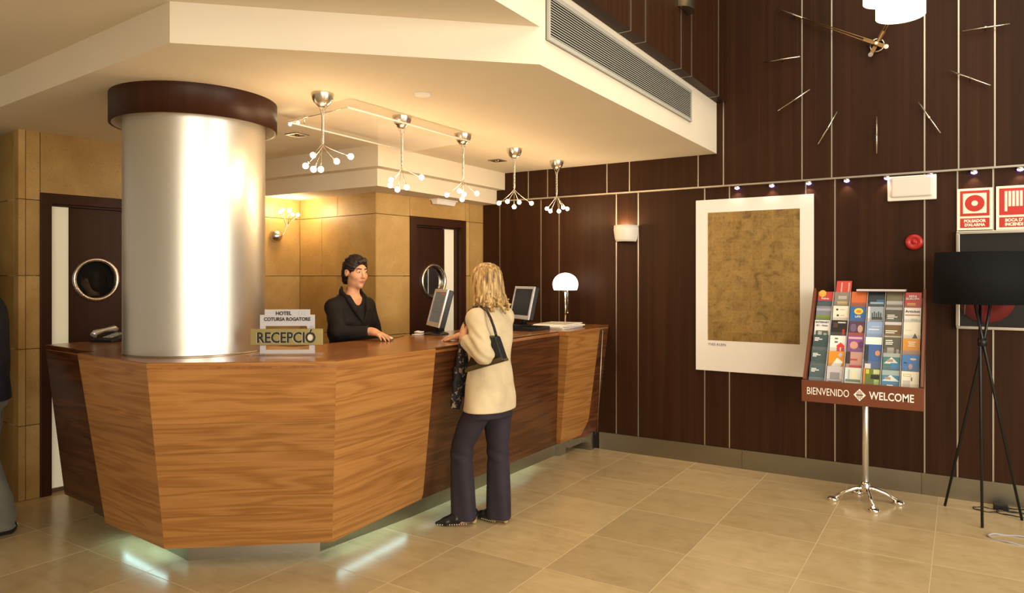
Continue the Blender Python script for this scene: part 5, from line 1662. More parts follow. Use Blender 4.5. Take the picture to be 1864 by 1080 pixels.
def hand_shapes(F, wrist, d, back, side, curls, spread=0.10, tcurl=0.5, fore=None):
    """d: along the fingers, back: out of the back of the hand, side=+1: thumb lies towards d x back"""
    d = v3(*d); d /= np.linalg.norm(d)
    back = v3(*back); back = back - d * (back @ d); back /= np.linalg.norm(back)
    t = np.cross(d, back) * side
    w = v3(*wrist)
    F.cone(w - d * 0.02, w + d * 0.02, 0.024, 0.026, 0.015, sq=(t, 0.85))
    for s in (-0.024, -0.008, 0.008, 0.024):
        F.cone(w + d * 0.020 + t * s * 0.8, w + d * 0.082 + t * s, 0.0145, 0.0120, 0.014)
    base = [0.026, 0.009, -0.009, -0.026]
    L = [0.070, 0.078, 0.072, 0.056]; R = [0.0088, 0.0090, 0.0086, 0.0076]
    for i in range(4):
        p = w + d * (0.088 - 0.004 * abs(i - 1)) + t * base[i]
        dirn = d + t * (base[i] / 0.026) * spread
        dirn /= np.linalg.norm(dirn)
        ang = 0.0
        for seg, fr_ in enumerate((0.45, 0.30, 0.25)):
            ang += curls[i] * (0.8 if seg == 0 else 1.0)
            q = p + (dirn * math.cos(ang) - back * math.sin(ang)) * L[i] * fr_
            F.cone(p, q, R[i] * (1 - 0.08 * seg), R[i] * (0.93 - 0.08 * seg), 0.004)
            p = q
    p = w + d * 0.022 + t * 0.030 - back * 0.004
    td = d * 0.72 + t * 0.66 - back * 0.22
    td /= np.linalg.norm(td)
    F.cone(w + d * 0.012 + t * 0.014, p, 0.017, 0.0135, 0.012)
    for seg, ln in enumerate((0.036, 0.030, 0.022)):
        q = p + td * ln
        F.cone(p, q, 0.0115 - 0.001 * seg, 0.0105 - 0.001 * seg, 0.005)
        p = q
        td = td + d * 0.25 * tcurl - t * 0.35 * tcurl
        td /= np.linalg.norm(td)


def limb(F, pts, rs, k=0.02):
    for (a, b, ra, rb) in zip(pts[:-1], pts[1:], rs[:-1], rs[1:]):
        F.cone(a, b, ra, rb, k)


def human_body(J, h=0.0055):
    """one continuous skin surface from crown to toes"""
    pts = np.array([v for v in J.values() if isinstance(v, np.ndarray) and v.shape == (3,)])
    lo = pts.min(0) - v3(0.16, 0.20, 0.10); hi = pts.max(0) + v3(0.16, 0.20, 0.16)
    lo[2] = -0.01
    F = Field(lo, hi, h)
    pe, ch, nk, hd = J['pelvis'], J['chest'], J['neck'], J['head']
    F.loft([(pe[2] - 0.07, pe[0], pe[1], 0.125, 0.085), (pe[2] + 0.02, pe[0], pe[1], 0.140, 0.095), (pe[2] + 0.16, (pe[0] + ch[0]) / 2, (pe[1] + ch[1]) / 2, 0.118, 0.088),
            (ch[2], ch[0], ch[1], 0.142, 0.105), (ch[2] + 0.10, ch[0], ch[1] - 0.005, 0.150, 0.092), (nk[2] - 0.03, nk[0], nk[1], 0.085, 0.062)], 0.03)
    F.cone(nk - v3(0, 0, 0.06), hd + J['Rm'] @ v3(0, -0.012, -0.05), 0.050, 0.042, 0.03)
    head_shapes(F, hd, J['Rm'])
    for s in 'LR':
        sh, el, wr = J['sh' + s], J['el' + s], J['wr' + s]
        F.cone(nk - v3(0, 0, 0.05), sh, 0.05, 0.048, 0.04)
        limb(F, [sh, (sh + el) / 2, el, el * 0.6 + wr * 0.4, wr], [0.050, 0.043, 0.036, 0.037, 0.025])
        hp, kn, an = J['hip' + s], J['kn' + s], J['an' + s]
        limb(F, [hp, (hp + kn) / 2, kn, kn * 0.65 + an * 0.35, an], [0.068, 0.060, 0.048, 0.046, 0.035])
        fd = J['foot' + s]
        F.cone(an, an + v3(0, 0, -an[2] + 0.045) + fd * 0.03, 0.036, 0.036, 0.02)
        F.cone(an * v3(1, 1, 0) + v3(0, 0, 0.04) - fd * 0.03, an * v3(1, 1, 0) + v3(0, 0, 0.028) + fd * 0.13, 0.032, 0.022, 0.02)
    for s in 'LR':
        H = J.get('hand' + s)
        if H: hand_shapes(F, J['wr' + s], *H)
    return F


def rotz(a):
    c, s = math.cos(a), math.sin(a)
    return np.array([[c, -s, 0], [s, c, 0], [0, 0, 1.0]])


def headrot(yaw, pitch=0.0, roll=0.0):
    """yaw>0 turns to the figure's left; pitch>0 looks down"""
    cp, sp_ = math.cos(-pitch), math.sin(-pitch)
    Rx = np.array([[1, 0, 0], [0, cp, -sp_], [0, sp_, cp]])
    cr, sr2 = math.cos(roll), math.sin(roll)
    Ry = np.array([[cr, 0, sr2], [0, 1, 0], [-sr2, 0, cr]])
    return rotz(yaw) @ Rx @ Ry


def face_parts(J, root, M4, iris):
    c, Rm = J['head'], J['Rm']
    for s in (-1, 1):
        e = Field(v3(*(c + Rm @ v3(s * 0.030, 0.082, 0.009))) - 0.02, v3(*(c + Rm @ v3(s * 0.030, 0.082, 0.009))) + 0.02, 0.0022)
        rot = [list(r) for r in Rm.T]
        e.ell(c + Rm @ v3(s * 0.030, 0.0815, 0.0085), (0.0105, 0.0100, 0.0058), 0.001, 'u', rot)
        eo = fobj('eye', e, plain('eye_white', (0.70, 0.66, 0.60), 0.25), root, M4, 1)
        e2 = Field(v3(*(c + Rm @ v3(s * 0.030, 0.088, 0.009))) - 0.012, v3(*(c + Rm @ v3(s * 0.030, 0.088, 0.009))) + 0.012, 0.0016)
        e2.ell(c + Rm @ v3(s * 0.030, 0.0885, 0.0085), (0.0066, 0.0036, 0.0054), 0.001, 'u', rot)
        fobj('iris', e2, plain('iris_dark', iris, 0.2), eo, M4, 1)
        b = Field(v3(*(c + Rm @ v3(s * 0.032, 0.08, 0.027))) - 0.035, v3(*(c + Rm @ v3(s * 0.032, 0.08, 0.027))) + 0.035, 0.0025)
        b.cone(c + Rm @ v3(s * 0.014, 0.0895, 0.0290), c + Rm @ v3(s * 0.034, 0.0865, 0.0315), 0.0042, 0.0040, 0.002)
        b.cone(c + Rm @ v3(s * 0.034, 0.0865, 0.0315), c + Rm @ v3(s * 0.048, 0.0745, 0.0265), 0.0040, 0.0024, 0.002)
        fobj('eyebrow', b, plain('brow_dark', (0.035, 0.018, 0.012), 0.6), root, M4, 1)


def person(label, pos, facing, name='person'):
    """facing: heading of the figure's forward axis (+Y of its frame), radians from world +Y, counter-clockwise"""
    root = thing(name, label, 'person', Vector(pos))
    M4 = Matrix.Translation(Vector(pos)) @ Matrix.Rotation(facing, 4, 'Z')
    return root, M4


M['black_suit'] = cloth('black_suit_cloth', (0.0095, 0.0075, 0.0072))
M['cream'] = cloth('cream_jacket_cloth', (0.60, 0.49, 0.31), 0.75)
M['navy'] = cloth('dark_plum_trouser_cloth', (0.030, 0.024, 0.034))
M['leather'] = plain('black_leather', (0.010, 0.010, 0.011), 0.28)
M['gusset'] = plain('olive_leather', (0.075, 0.055, 0.022), 0.4)
M['jeans'] = cloth('grey_trouser_cloth', (0.105, 0.098, 0.078))
M['heel'] = plain('tan_heel', (0.42, 0.30, 0.12), 0.45)


# ------------------------------------------------------------------ receptionist behind the counter
rp = Vector((-3.80, 3.775, 0))
R1, M1 = person('woman in black jacket with dark pinned-up hair behind the counter', rp, math.radians(-90 - 6))
# figure frame: +Y forward (to the customer), +X her right hand side (towards the camera)
J = dict(pelvis=v3(0, 0, 0.98), chest=v3(0, 0.015, 1.285), neck=v3(0, 0.03, 1.475), head=v3(-0.01, 0.062, 1.638), Rm=headrot(math.radians(-5), math.radians(5)),
         shR=v3(0.150, 0.015, 1.385), elR=v3(0.215, 0.155, 1.215), wrR=v3(0.075, 0.345, 1.222),
         shL=v3(-0.150, 0.015, 1.385), elL=v3(-0.225, 0.04, 1.15), wrL=v3(-0.19, 0.18, 1.02),
         hipR=v3(0.085, 0, 0.93), knR=v3(0.09, 0.02, 0.50), anR=v3(0.10, -0.02, 0.08), footR=v3(0, 1, 0),
         hipL=v3(-0.085, 0, 0.93), knL=v3(-0.09, 0.02, 0.50), anL=v3(-0.10, -0.02, 0.08), footL=v3(0, 1, 0))
J['handR'] = ((-0.03, 1.0, -0.22), (0.05, 0.22, 1.0), -1, (0.16, 0.20, 0.24, 0.28), 0.12, 0.5)
J['handL'] = ((0.1, 1.0, -0.5), (-0.4, 0.3, 1.0), 1, (0.3, 0.3, 0.35, 0.4), 0.05, 0.5)
FB = human_body(J)
fobj('body', FB, M['skin'], R1, M1, 1, lambda V: head_tone(V, J['head'], J['Rm']))
face_parts(J, R1, M1, (0.03, 0.015, 0.01))
# jacket
F = Field((-0.36, -0.26, 0.80), (0.36, 0.50, 1.60), 0.007)
fold = lambda th, z: 0.0035 * np.sin(3 * th + 26 * z) + 0.002 * np.sin(7 * th - 40 * z)
F.loft([(0.82, 0, 0, 0.188, 0.135), (0.98, 0, 0, 0.182, 0.132), (1.12, 0, 0.005, 0.156, 0.118), (1.285, 0, 0.018, 0.165, 0.138), (1.37, 0, 0.012, 0.168, 0.115), (1.435, 0, 0.018, 0.135, 0.094), (1.475, 0, 0.022, 0.084, 0.074)], 0.03, 2.4, fold=fold)
for s, e_, w_ in ((1, J['elR'], J['wrR']), (-1, J['elL'], J['wrL'])):
    sh = J['shR'] if s > 0 else J['shL']
    F.cone(v3(s * 0.05, 0.012, 1.420), sh + v3(s * 0.006, 0, 0.004), 0.056, 0.056, 0.03)
    F.cone(sh, (sh + e_) / 2, 0.059, 0.055, 0.03)
    F.cone((sh + e_) / 2, e_, 0.055, 0.052, 0.025)
    F.cone(e_, e_ * 0.12 + w_ * 0.88, 0.052, 0.040, 0.02, flat=True)
F.ripple(lambda X, Y, Z: 0.003 * np.sin(60 * X + 45 * Z + 20 * Y) * (Z < 1.37))
# V opening at the throat
F.cone(v3(0, 0.175, 1.335), v3(0, 0.085, 1.50), 0.006, 0.066, 0.008, op='c')
F.cone(v3(0, 0.02, 1.46), v3(0, 0.02, 1.60), 0.060, 0.075, 0.008, op='c')
jk = fobj('jacket', F, M['black_suit'], R1, M1, 2)
# collar and lapels
for s in (-1, 1):
    c_ = Field((-0.2, -0.12, 1.22), (0.2, 0.24, 1.56), 0.005)
    c_.cone(v3(s * 0.030, -0.050, 1.512), v3(s * 0.088, 0.018, 1.492), 0.012, 0.013, 0.012, sq=((0, 0, 1), 0.5))
    c_.cone(v3(s * 0.088, 0.018, 1.492), v3(s * 0.082, 0.098, 1.436), 0.013, 0.014, 0.012, sq=((0, 0, 1), 0.5))
    c_.cone(v3(s * 0.080, 0.100, 1.432), v3(s * 0.058, 0.142, 1.372), 0.016, 0.017, 0.008, sq=((s * 0.8, -0.2, 0.3), 0.55))
    c_.cone(v3(s * 0.058, 0.142, 1.365), v3(s * 0.004, 0.163, 1.270), 0.016, 0.005, 0.008, sq=((s * 0.8, -0.2, 0.3), 0.6))
    fobj('lapel', c_, M['black_suit'], jk, M1, 1)
# trousers and shoes (hidden behind the counter)
T = Field((-0.24, -0.22, 0.0), (0.24, 0.24, 1.02), 0.009)
T.loft([(0.78, 0, 0, 0.175, 0.125), (0.95, 0, 0, 0.172, 0.122), (1.01, 0, 0, 0.15, 0.11)], 0.03)
for s in (-1, 1):
    T.loft([(0.05, s * 0.10, -0.005, 0.085, 0.10), (0.45, s * 0.092, 0.01, 0.075, 0.082), (0.86, s * 0.085, 0, 0.092, 0.11)], 0.03)
fobj('trousers', T, M['black_suit'], R1, M1, 2)
for s in (-1, 1):
    S_ = Field((s * 0.10 - 0.06, -0.12, 0.0), (s * 0.10 + 0.06, 0.20, 0.10), 0.006)
    S_.cone(v3(s * 0.10, -0.06, 0.035), v3(s * 0.10, 0.15, 0.026), 0.036, 0.024, 0.01)
    S_.half((0, 0, 0.002), (0, 0, -1))
    fobj('shoe', S_, M['leather'], R1, M1, 1)
# dark hair gathered at the nape
H_ = Field(J['head'] - v3(0.13, 0.17, 0.17), J['head'] + v3(0.13, 0.15, 0.14), 0.0045)
hc_, Rm = J['head'], J['Rm']; rt_ = [list(r) for r in Rm.T]
def HP(x, y, z): return hc_ + Rm @ v3(x, y, z)
H_.ell(HP(0, -0.016, 0.040), (0.083, 0.103, 0.090), 0.01, 'u', rt_)
H_.ell(HP(0, -0.070, -0.020), (0.068, 0.055, 0.075), 0.02, 'u', rt_)
H_.ell(HP(0.0, -0.112, -0.005), (0.042, 0.035, 0.042), 0.012, 'u', rt_)
H_.ell(HP(0.01, -0.105, -0.065), (0.030, 0.030, 0.035), 0.012, 'u', rt_)
H_.cone(HP(-0.03, 0.066, 0.092), HP(0.035, 0.090, 0.080), 0.016, 0.010, 0.02)
H_.cone(HP(0.035, 0.090, 0.080), HP(0.046, 0.095, 0.086), 0.009, 0.004, 0.010)
H_.ripple(lambda X, Y, Z: 0.0016 * np.sin(230 * Z + 90 * Y) + 0.0014 * np.sin(310 * X + 120 * Z))
# clear the face and the ears
H_.ell(HP(0, 0.098, -0.030), (0.075, 0.062, 0.098), 0.012, 'c', rt_)
H_.ell(HP(0, 0.060, -0.055), (0.10, 0.052, 0.068), 0.012, 'c', rt_)
for s in (-1, 1):
    H_.ell(HP(s * 0.088, 0.0, -0.012), (0.028, 0.030, 0.034), 0.008, 'c', rt_)
fobj('hair', H_, hair_mat('dark_brown_hair', [(0.35, (0.006, 0.003, 0.003)), (0.6, (0.014, 0.006, 0.005)), (0.8, (0.030, 0.012, 0.009))], (60, 60, 60)), R1, M1, 1)


# ------------------------------------------------------------------ customer at the counter
cp_ = Vector((-2.595, 3.835, 0))
R2, M2 = person('blonde woman in cream jacket and dark trousers leaning at the counter', cp_, math.radians(90))
# +Y forward (towards the counter), -X her left (towards the camera)
J = dict(pelvis=v3(0, 0, 0.93), chest=v3(0, -0.005, 1.215), neck=v3(0.0, 0.01, 1.405), head=v3(0.0, 0.035, 1.565), Rm=headrot(math.radians(-14), math.radians(3)),
         shL=v3(-0.155, -0.005, 1.335), elL=v3(-0.265, -0.135, 1.130), wrL=v3(-0.190, 0.070, 1.215),
         shR=v3(0.155, -0.005, 1.335), elR=v3(0.215, 0.10, 1.19), wrR=v3(0.115, 0.315, 1.195),
         hipL=v3(-0.085, 0.0, 0.88), knL=v3(-0.105, 0.15, 0.48), anL=v3(-0.10, 0.125, 0.095), footL=v3(-0.70, 0.72, 0),
         hipR=v3(0.08, 0, 0.88), knR=v3(0.075, -0.01, 0.48), anR=v3(0.05, -0.03, 0.095), footR=v3(-0.05, 1, 0))
J['handR'] = ((-0.25, 1.0, -0.18), (0.1, 0.2, 1.0), -1, (0.25, 0.30, 0.35, 0.40), 0.10, 0.5)
J['handL'] = ((0.55, 0.55, 0.60), (-0.6, 0.6, 0.2), 1, (0.35, 0.38, 0.42, 0.46), 0.04, 0.7)
FB = human_body(J)
fobj('body', FB, M['skin'], R2, M2, 1, lambda V: head_tone(V, J['head'], J['Rm']))
face_parts(J, R2, M2, (0.05, 0.08, 0.10))
F = Field((-0.36, -0.26, 0.70), (0.36, 0.42, 1.48), 0.0065)
fold = lambda th, z: 0.0025 * np.sin(5 * th + 10 * z) + 0.002 * np.sin(3 * th - 30 * z)
F.loft([(0.735, 0, 0, 0.205, 0.140), (0.84, 0, 0, 0.195, 0.136), (0.94, 0, 0, 0.176, 0.128), (1.05, 0, 0, 0.148, 0.116), (1.20, 0, -0.004, 0.166, 0.128), (1.31, 0, -0.008, 0.180, 0.110), (1.37, 0, 0.0, 0.125, 0.085), (1.41, 0, 0.008, 0.074, 0.066)], 0.03, 2.4, fold=fold)
for s in (-1, 1):
    k_ = 'R' if s > 0 else 'L'
    sh, e_, w_ = J['sh' + k_], J['el' + k_], J['wr' + k_]
    F.cone(v3(s * 0.06, 0.0, 1.355), sh + v3(s * 0.006, 0, 0.002), 0.056, 0.062, 0.03)
    F.cone(sh, (sh + e_) / 2, 0.066, 0.060, 0.03)
    F.cone((sh + e_) / 2, e_, 0.060, 0.060, 0.025)
    F.cone(e_, e_ * 0.15 + w_ * 0.85, 0.060, 0.050, 0.02, flat=True)
el = J['elL']
F.ripple(lambda X, Y, Z: 0.0080 * np.sin(95 * Z - 70 * Y + 10 * X) * np.exp(-(((X - el[0]) / 0.10) ** 2 + ((Y - el[1] - 0.03) / 0.13) ** 2 + ((Z - el[2] - 0.05) / 0.12) ** 2)))
F.half((0, 0, 0.742), (0, 0, -1))
F.cone(v3(0, 0.02, 1.40), v3(0, 0.02, 1.52), 0.058, 0.070, 0.008, op='c')
jk = fobj('jacket', F, M['cream'], R2, M2, 2)
c_ = Field((-0.13, -0.12, 1.33), (0.13, 0.14, 1.47), 0.005)
for s in (-1, 1):
    c_.cone(v3(0, -0.068, 1.418), v3(s * 0.064, -0.010, 1.412), 0.013, 0.013, 0.010, sq=((0, 0, 1), 0.55))
    c_.cone(v3(s * 0.064, -0.010, 1.412), v3(s * 0.060, 0.085, 1.355), 0.013, 0.014, 0.010, sq=((0, 0, 1), 0.55))
fobj('collar', c_, M['cream'], jk, M2, 1)
# flared trousers
T = Field((-0.30, -0.24, 0.0), (0.26, 0.34, 0.99), 0.0065)
T.loft([(0.70, 0, 0.004, 0.165, 0.122), (0.80, 0, 0, 0.160, 0.112), (0.98, 0, 0, 0.120, 0.09)], 0.03)
fl_ = lambda th, z: 0.0035 * np.sin(4 * th + 6 * z) * np.clip((0.5 - z) * 3, 0, 1) + 0.0035 * np.sin(70 * z + 2 * th) * np.exp(-((z - 0.44) / 0.06) ** 2)
T.loft([(0.035, -0.108, 0.130, 0.066, 0.088), (0.20, -0.105, 0.140, 0.063, 0.080), (0.40, -0.102, 0.152, 0.061, 0.072), (0.50, -0.102, 0.148, 0.064, 0.075), (0.66, -0.092, 0.075, 0.080, 0.096), (0.80, -0.078, 0.0, 0.080, 0.100)], 0.03, 2.3, fold=fl_)
T.loft([(0.028, 0.050, -0.035, 0.066, 0.088), (0.20, 0.055, -0.032, 0.063, 0.080), (0.42, 0.068, -0.020, 0.060, 0.072), (0.50, 0.072, -0.014, 0.062, 0.074), (0.66, 0.078, -0.006, 0.078, 0.094), (0.80, 0.076, 0.0, 0.080, 0.100)], 0.03, 2.3, fold=fl_)
fobj('trousers', T, M['navy'], R2, M2, 2)
# pointed heeled mules
for s, k_ in ((-1, 'L'), (1, 'R')):
    a = J['an' + k_]; fd = J['foot' + k_] / np.linalg.norm(J['foot' + k_])
    g0_ = v3(a[0], a[1], 0)
    sd_ = v3(fd[1], -fd[0], 0)
    lo = np.minimum(g0_ - fd * 0.09, g0_ + fd * 0.21) - 0.06; hi = np.maximum(g0_ - fd * 0.09, g0_ + fd * 0.21) + 0.06
    lo[2] = -0.01; hi[2] = 0.12
    S_ = Field(lo, hi, 0.005)
    S_.cone(g0_ - fd * 0.055 + v3(0, 0, 0.070), g0_ + fd * 0.06 + v3(0, 0, 0.045), 0.032, 0.036, 0.02, sq=(sd_, 0.85))
    S_.cone(g0_ + fd * 0.06 + v3(0, 0, 0.045), g0_ + fd * 0.125 + v3(0, 0, 0.026), 0.036, 0.026, 0.02, sq=(sd_, 0.8))
    S_.cone(g0_ + fd * 0.125 + v3(0, 0, 0.026), g0_ + fd * 0.185 + v3(0, 0, 0.020), 0.026, 0.011, 0.02)
    S_.half((0, 0, 0.004), (0, 0, -1))
    sh_ = fobj('shoe', S_, M['leather'], R2, M2, 1)
    HL = Field(lo, hi, 0.005)
    HL.cone(g0_ - fd * 0.058 + v3(0, 0, 0.012), g0_ - fd * 0.050 + v3(0, 0, 0.055), 0.017, 0.026, 0.01)
    HL.half((0, 0, 0.001), (0, 0, -1))
    fobj('shoe_heel', HL, M['heel'], sh_, M2, 1)
    st = MB()
    for i in range(13):
        t = i / 12
        for q in (-1, 1):
            wdt = 0.040 * (1 - 0.72 * t ** 2)
            p = g0_ + fd * (0.0 + 0.18 * t) + sd_ * q * wdt + v3(0, 0, 0.013)
            st.ball(M2 @ Vector(p), 0.0042, 6, 4)
    st.build('edge_stitching', plain('stitch_ivory', (0.6, 0.56, 0.45), 0.5), sh_)
# shoulder-length blonde hair with flicked ends
H_ = Field(J['head'] - v3(0.17, 0.19, 0.26), J['head'] + v3(0.17, 0.17, 0.15), 0.005)
hc_, Rm = J['head'], J['Rm']; rt_ = [list(r) for r in Rm.T]
H_.ell(HP(0, -0.016, 0.038), (0.092, 0.108, 0.092), 0.01, 'u', rt_)
H_.ell(HP(0, -0.030, -0.040), (0.106, 0.098, 0.110), 0.03, 'u', rt_)
H_.ell(HP(0, -0.050, -0.110), (0.108, 0.080, 0.062), 0.03, 'u', rt_)
rn = random.Random(4)
for i in range(26):
    a = math.radians(150 + 240 * i / 25)
    x, y = 0.100 * math.cos(a) * 1.02, -0.045 + 0.085 * math.sin(a)
    ox, oy = math.cos(a), math.sin(a)
    z0 = -0.095 - rn.uniform(0, 0.02); fl2 = rn.uniform(0.012, 0.035); dz = rn.uniform(0.035, 0.075)
    p0_ = HP(x * 0.94, y * 0.94, z0); p1_ = HP(x, y, z0 - dz * 0.6); p2_ = HP(x + ox * fl2, y + oy * fl2, z0 - dz + rn.uniform(0.0, 0.03))
    H_.cone(p0_, p1_, 0.017, 0.013, 0.008); H_.cone(p1_, p2_, 0.013, 0.006, 0.006)
for i in range(18):
    a = math.radians(190 + 200 * rn.random()); rr_ = rn.uniform(0.075, 0.110); zc_ = rn.uniform(-0.175, -0.105)
    cx_, cy_ = rr_ * math.cos(a), -0.045 + 0.9 * rr_ * math.sin(a)
    pv = None
    for q in range(6):
        t_ = a + q * 1.0 + rn.random() * 0.3
        p_ = HP(cx_ + 0.020 * math.cos(t_), cy_ + 0.014 * math.sin(t_), zc_ - 0.006 * q + 0.012 * math.sin(t_ * 1.7))
        if pv is not None: H_.cone(pv, p_, 0.0085, 0.0070, 0.003)
        pv = p_
def strands(X, Y, Z):
    th = np.arctan2(Y - hc_[1] + 0.03, X - hc_[0])
    return 0.0014 * np.sin(46 * th + 9 * np.sin(14 * Z)) + 0.0012 * np.sin(83 * th - 30 * Z) + 0.003 * np.sin(11 * th + 40 * Z)
H_.ripple(strands)
H_.ell(HP(0, 0.105, -0.050), (0.078, 0.070, 0.125), 0.012, 'c', rt_)
fobj('hair', H_, hair_mat('streaked_blonde_hair', [(0.34, (0.10, 0.048, 0.014)), (0.46, (0.30, 0.175, 0.06)), (0.58, (0.55, 0.37, 0.15)), (0.72, (0.72, 0.56, 0.30))], (62, 62, 3)), R2, M2, 1)
# bracelet on the right wrist
wv = J['wrR']; wd = (J['wrR'] - J['elR']); wd /= np.linalg.norm(wd)
b0 = M2 @ Vector(wv - wd * 0.004)
MB().lathe([(0.030, -0.009), (0.032, -0.009), (0.032, 0.009), (0.030, 0.009), (0.030, -0.009)], b0, 24, M2.to_3x3() @ Vector(wd)).build('bracelet', M['leather'], R2)
# dark patterned scarf hanging in front
scm, nt_, b_ = mk('dark_floral_scarf')
vv = coords(nt_, (1, 1, 1), False)
nt_.links.new(ramp(nt_, noise(nt_, vv, 32, 3, 0.6, 0.4), [(0.56, (0.012, 0.010, 0.014)), (0.62, (0.35, 0.28, 0.20))]), b_.inputs['Base Color'])
b_.inputs['Roughness'].default_value = 0.7
for k, (x_, y_, zb_) in enumerate(((-0.085, 0.205, 0.74), (-0.030, 0.215, 0.80))):
    s_ = Field((x_ - 0.12, 0.02, 0.70), (x_ + 0.14, 0.28, 1.46), 0.006)
    s_.cone(v3(x_ * 0.6, 0.075, 1.40), v3(x_ * 0.8, 0.145, 1.25), 0.020, 0.026, 0.01, sq=((1, 0, 0), 0.7))
    s_.cone(v3(x_ * 0.8, 0.145, 1.25), v3(x_, y_ - 0.015, 1.0), 0.026, 0.024, 0.01, sq=((1, 0, 0), 0.7))
    s_.cone(v3(x_, y_ - 0.015, 1.0), v3(x_ - 0.01, y_, zb_), 0.024, 0.028, 0.01, flat=True, sq=((1, 0, 0), 0.6))
    s_.ripple(lambda X, Y, Z: 0.003 * np.sin(60 * Z + 90 * X))
    fobj('scarf', s_, scm, R2, M2, 1)

# ---- shoulder bag under her left arm
def m2(*p): return M2 @ Vector(p)
bgo = m2(-0.235, -0.09, 1.02)
bg = thing('handbag', 'black leather shoulder bag under the blonde woman\'s arm', 'bag', bgo)
bq = [(0.045, 1.005), (-0.250, 1.095), (-0.190, 1.240), (-0.060, 1.240)]      # (forward, height), hangs along her side
bx_o, bx_i = -0.218, -0.162
def bagx(x, shrink):
    cy_ = sum(p[0] for p in bq) / 4; cz_ = sum(p[1] for p in bq) / 4
    return [m2(x, cy_ + (y - cy_) * shrink, cz_ + (z - cz_) * shrink) for y, z in bq]
mb = MB()
L0 = [bagx(bx_o - 0.004, 0.94), bagx(bx_o + 0.012, 1.0), bagx(bx_i - 0.012, 1.0), bagx(bx_i + 0.004, 0.94)]
vs = [p for l in L0 for p in l]
fs = [(3, 2, 1, 0), (12, 13, 14, 15)]
for j in range(3):
    for i in range(4):
        fs.append((j * 4 + i, j * 4 + (i + 1) % 4, (j + 1) * 4 + (i + 1) % 4, (j + 1) * 4 + i))
mb.add(vs, fs)
mb.build('bag_body', M['leather'], bg, 0.008, 3)
g0_, g1_ = (0.048, 1.000), (-0.254, 1.091)
MB().hexa([m2(bx_o + 0.006, *g0_), m2(bx_o + 0.006, *g1_), m2(bx_i - 0.006, *g1_), m2(bx_i - 0.006, *g0_)], (M2.to_3x3() @ Vector((0, 0.003, 0.016)))).build('bottom_gusset', M['gusset'], bg, 0.003)
MB().hexa([m2(bx_o - 0.0055, 0.033, 1.012), m2(bx_o - 0.0055, -0.240, 1.096), m2(bx_o - 0.0055, -0.232, 1.115), m2(bx_o - 0.0055, 0.020, 1.038)], (M2.to_3x3() @ Vector((0.004, 0, 0)))).build('lower_band', M['gusset'], bg)
stp = [(-0.192, -0.178, 1.240), (-0.190, -0.160, 1.29), (-0.175, -0.125, 1.345), (-0.145, -0.075, 1.392), (-0.120, 0.0, 1.420), (-0.140, 0.065, 1.385), (-0.182, 0.070, 1.31), (-0.190, -0.02, 1.26), (-0.192, -0.080, 1.242)]
pts = []
for i in range(len(stp) - 1):
    for t in (0, 0.33, 0.66):
        pts.append(m2(*[stp[i][q] * (1 - t) + stp[i + 1][q] * t for q in range(3)]))
pts.append(m2(*stp[-1]))
MB().tube(pts, 0.0085, 8).build('strap', M['leather'], bg)

# ------------------------------------------------------------------ man at the left edge of the view
mp = Vector((-5.228, 2.006, 0))
R3_, M3 = person('person in dark jacket and grey trousers at the left edge by the stone pier', mp, math.radians(150))
J = dict(pelvis=v3(0, 0, 0.98), chest=v3(0, 0.0, 1.29), neck=v3(0, 0.01, 1.49), head=v3(0, 0.03, 1.655), Rm=headrot(0.2, 0.05),
         shR=v3(0.185, 0, 1.42), elR=v3(0.255, -0.02, 1.13), wrR=v3(0.245, 0.06, 0.88),
         shL=v3(-0.185, 0, 1.42), elL=v3(-0.255, -0.02, 1.13), wrL=v3(-0.245, 0.06, 0.88),
         hipR=v3(0.09, 0, 0.93), knR=v3(0.11, 0.02, 0.50), anR=v3(0.12, -0.02, 0.09), footR=v3(0.2, 1, 0),
         hipL=v3(-0.09, 0, 0.93), knL=v3(-0.135, -0.015, 0.50), anL=v3(-0.17, -0.11, 0.09), footL=v3(-0.25, 1, 0))
J['handR'] = ((0, 0.25, -1), (1, 0.1, 0), 1, (0.25, 0.28, 0.3, 0.33), 0.03, 0.4)
J['handL'] = ((0, 0.25, -1), (-1, 0.1, 0), -1, (0.25, 0.28, 0.3, 0.33), 0.03, 0.4)
J3 = J
FB = human_body(J, 0.007)
fobj('body', FB, M['skin'], R3_, M3, 1, lambda V: head_tone(V, J3['head'], J3['Rm']))
F = Field((-0.40, -0.26, 0.78), (0.40, 0.28, 1.60), 0.009)
F.loft([(0.82, 0, 0, 0.200, 0.150), (1.0, 0, 0, 0.198, 0.148), (1.15, 0, 0, 0.190, 0.140), (1.30, 0, 0, 0.205, 0.145), (1.40, 0, 0, 0.205, 0.125), (1.46, 0, 0.0, 0.14, 0.10), (1.50, 0, 0.005, 0.088, 0.08)], 0.03, 2.4, fold=lambda th, z: 0.004 * np.sin(4 * th + 20 * z))
for s in (-1, 1):
    k_ = 'R' if s > 0 else 'L'
    sh, e_, w_ = J['sh' + k_], J['el' + k_], J['wr' + k_]
    F.cone(sh, e_, 0.075, 0.062, 0.03); F.cone(e_, e_ * 0.1 + w_ * 0.9, 0.062, 0.052, 0.02, flat=True)
F.cone(v3(0, 0.02, 1.48), v3(0, 0.02, 1.62), 0.066, 0.075, 0.008, op='c')
fobj('jacket', F, cloth('dark_navy_coat', (0.012, 0.012, 0.020)), R3_, M3, 2)
T = Field((-0.30, -0.22, 0.0), (0.30, 0.24, 1.02), 0.009)
T.loft([(0.78, 0, 0, 0.182, 0.135), (0.95, 0, 0, 0.180, 0.130), (1.01, 0, 0, 0.16, 0.12)], 0.03)
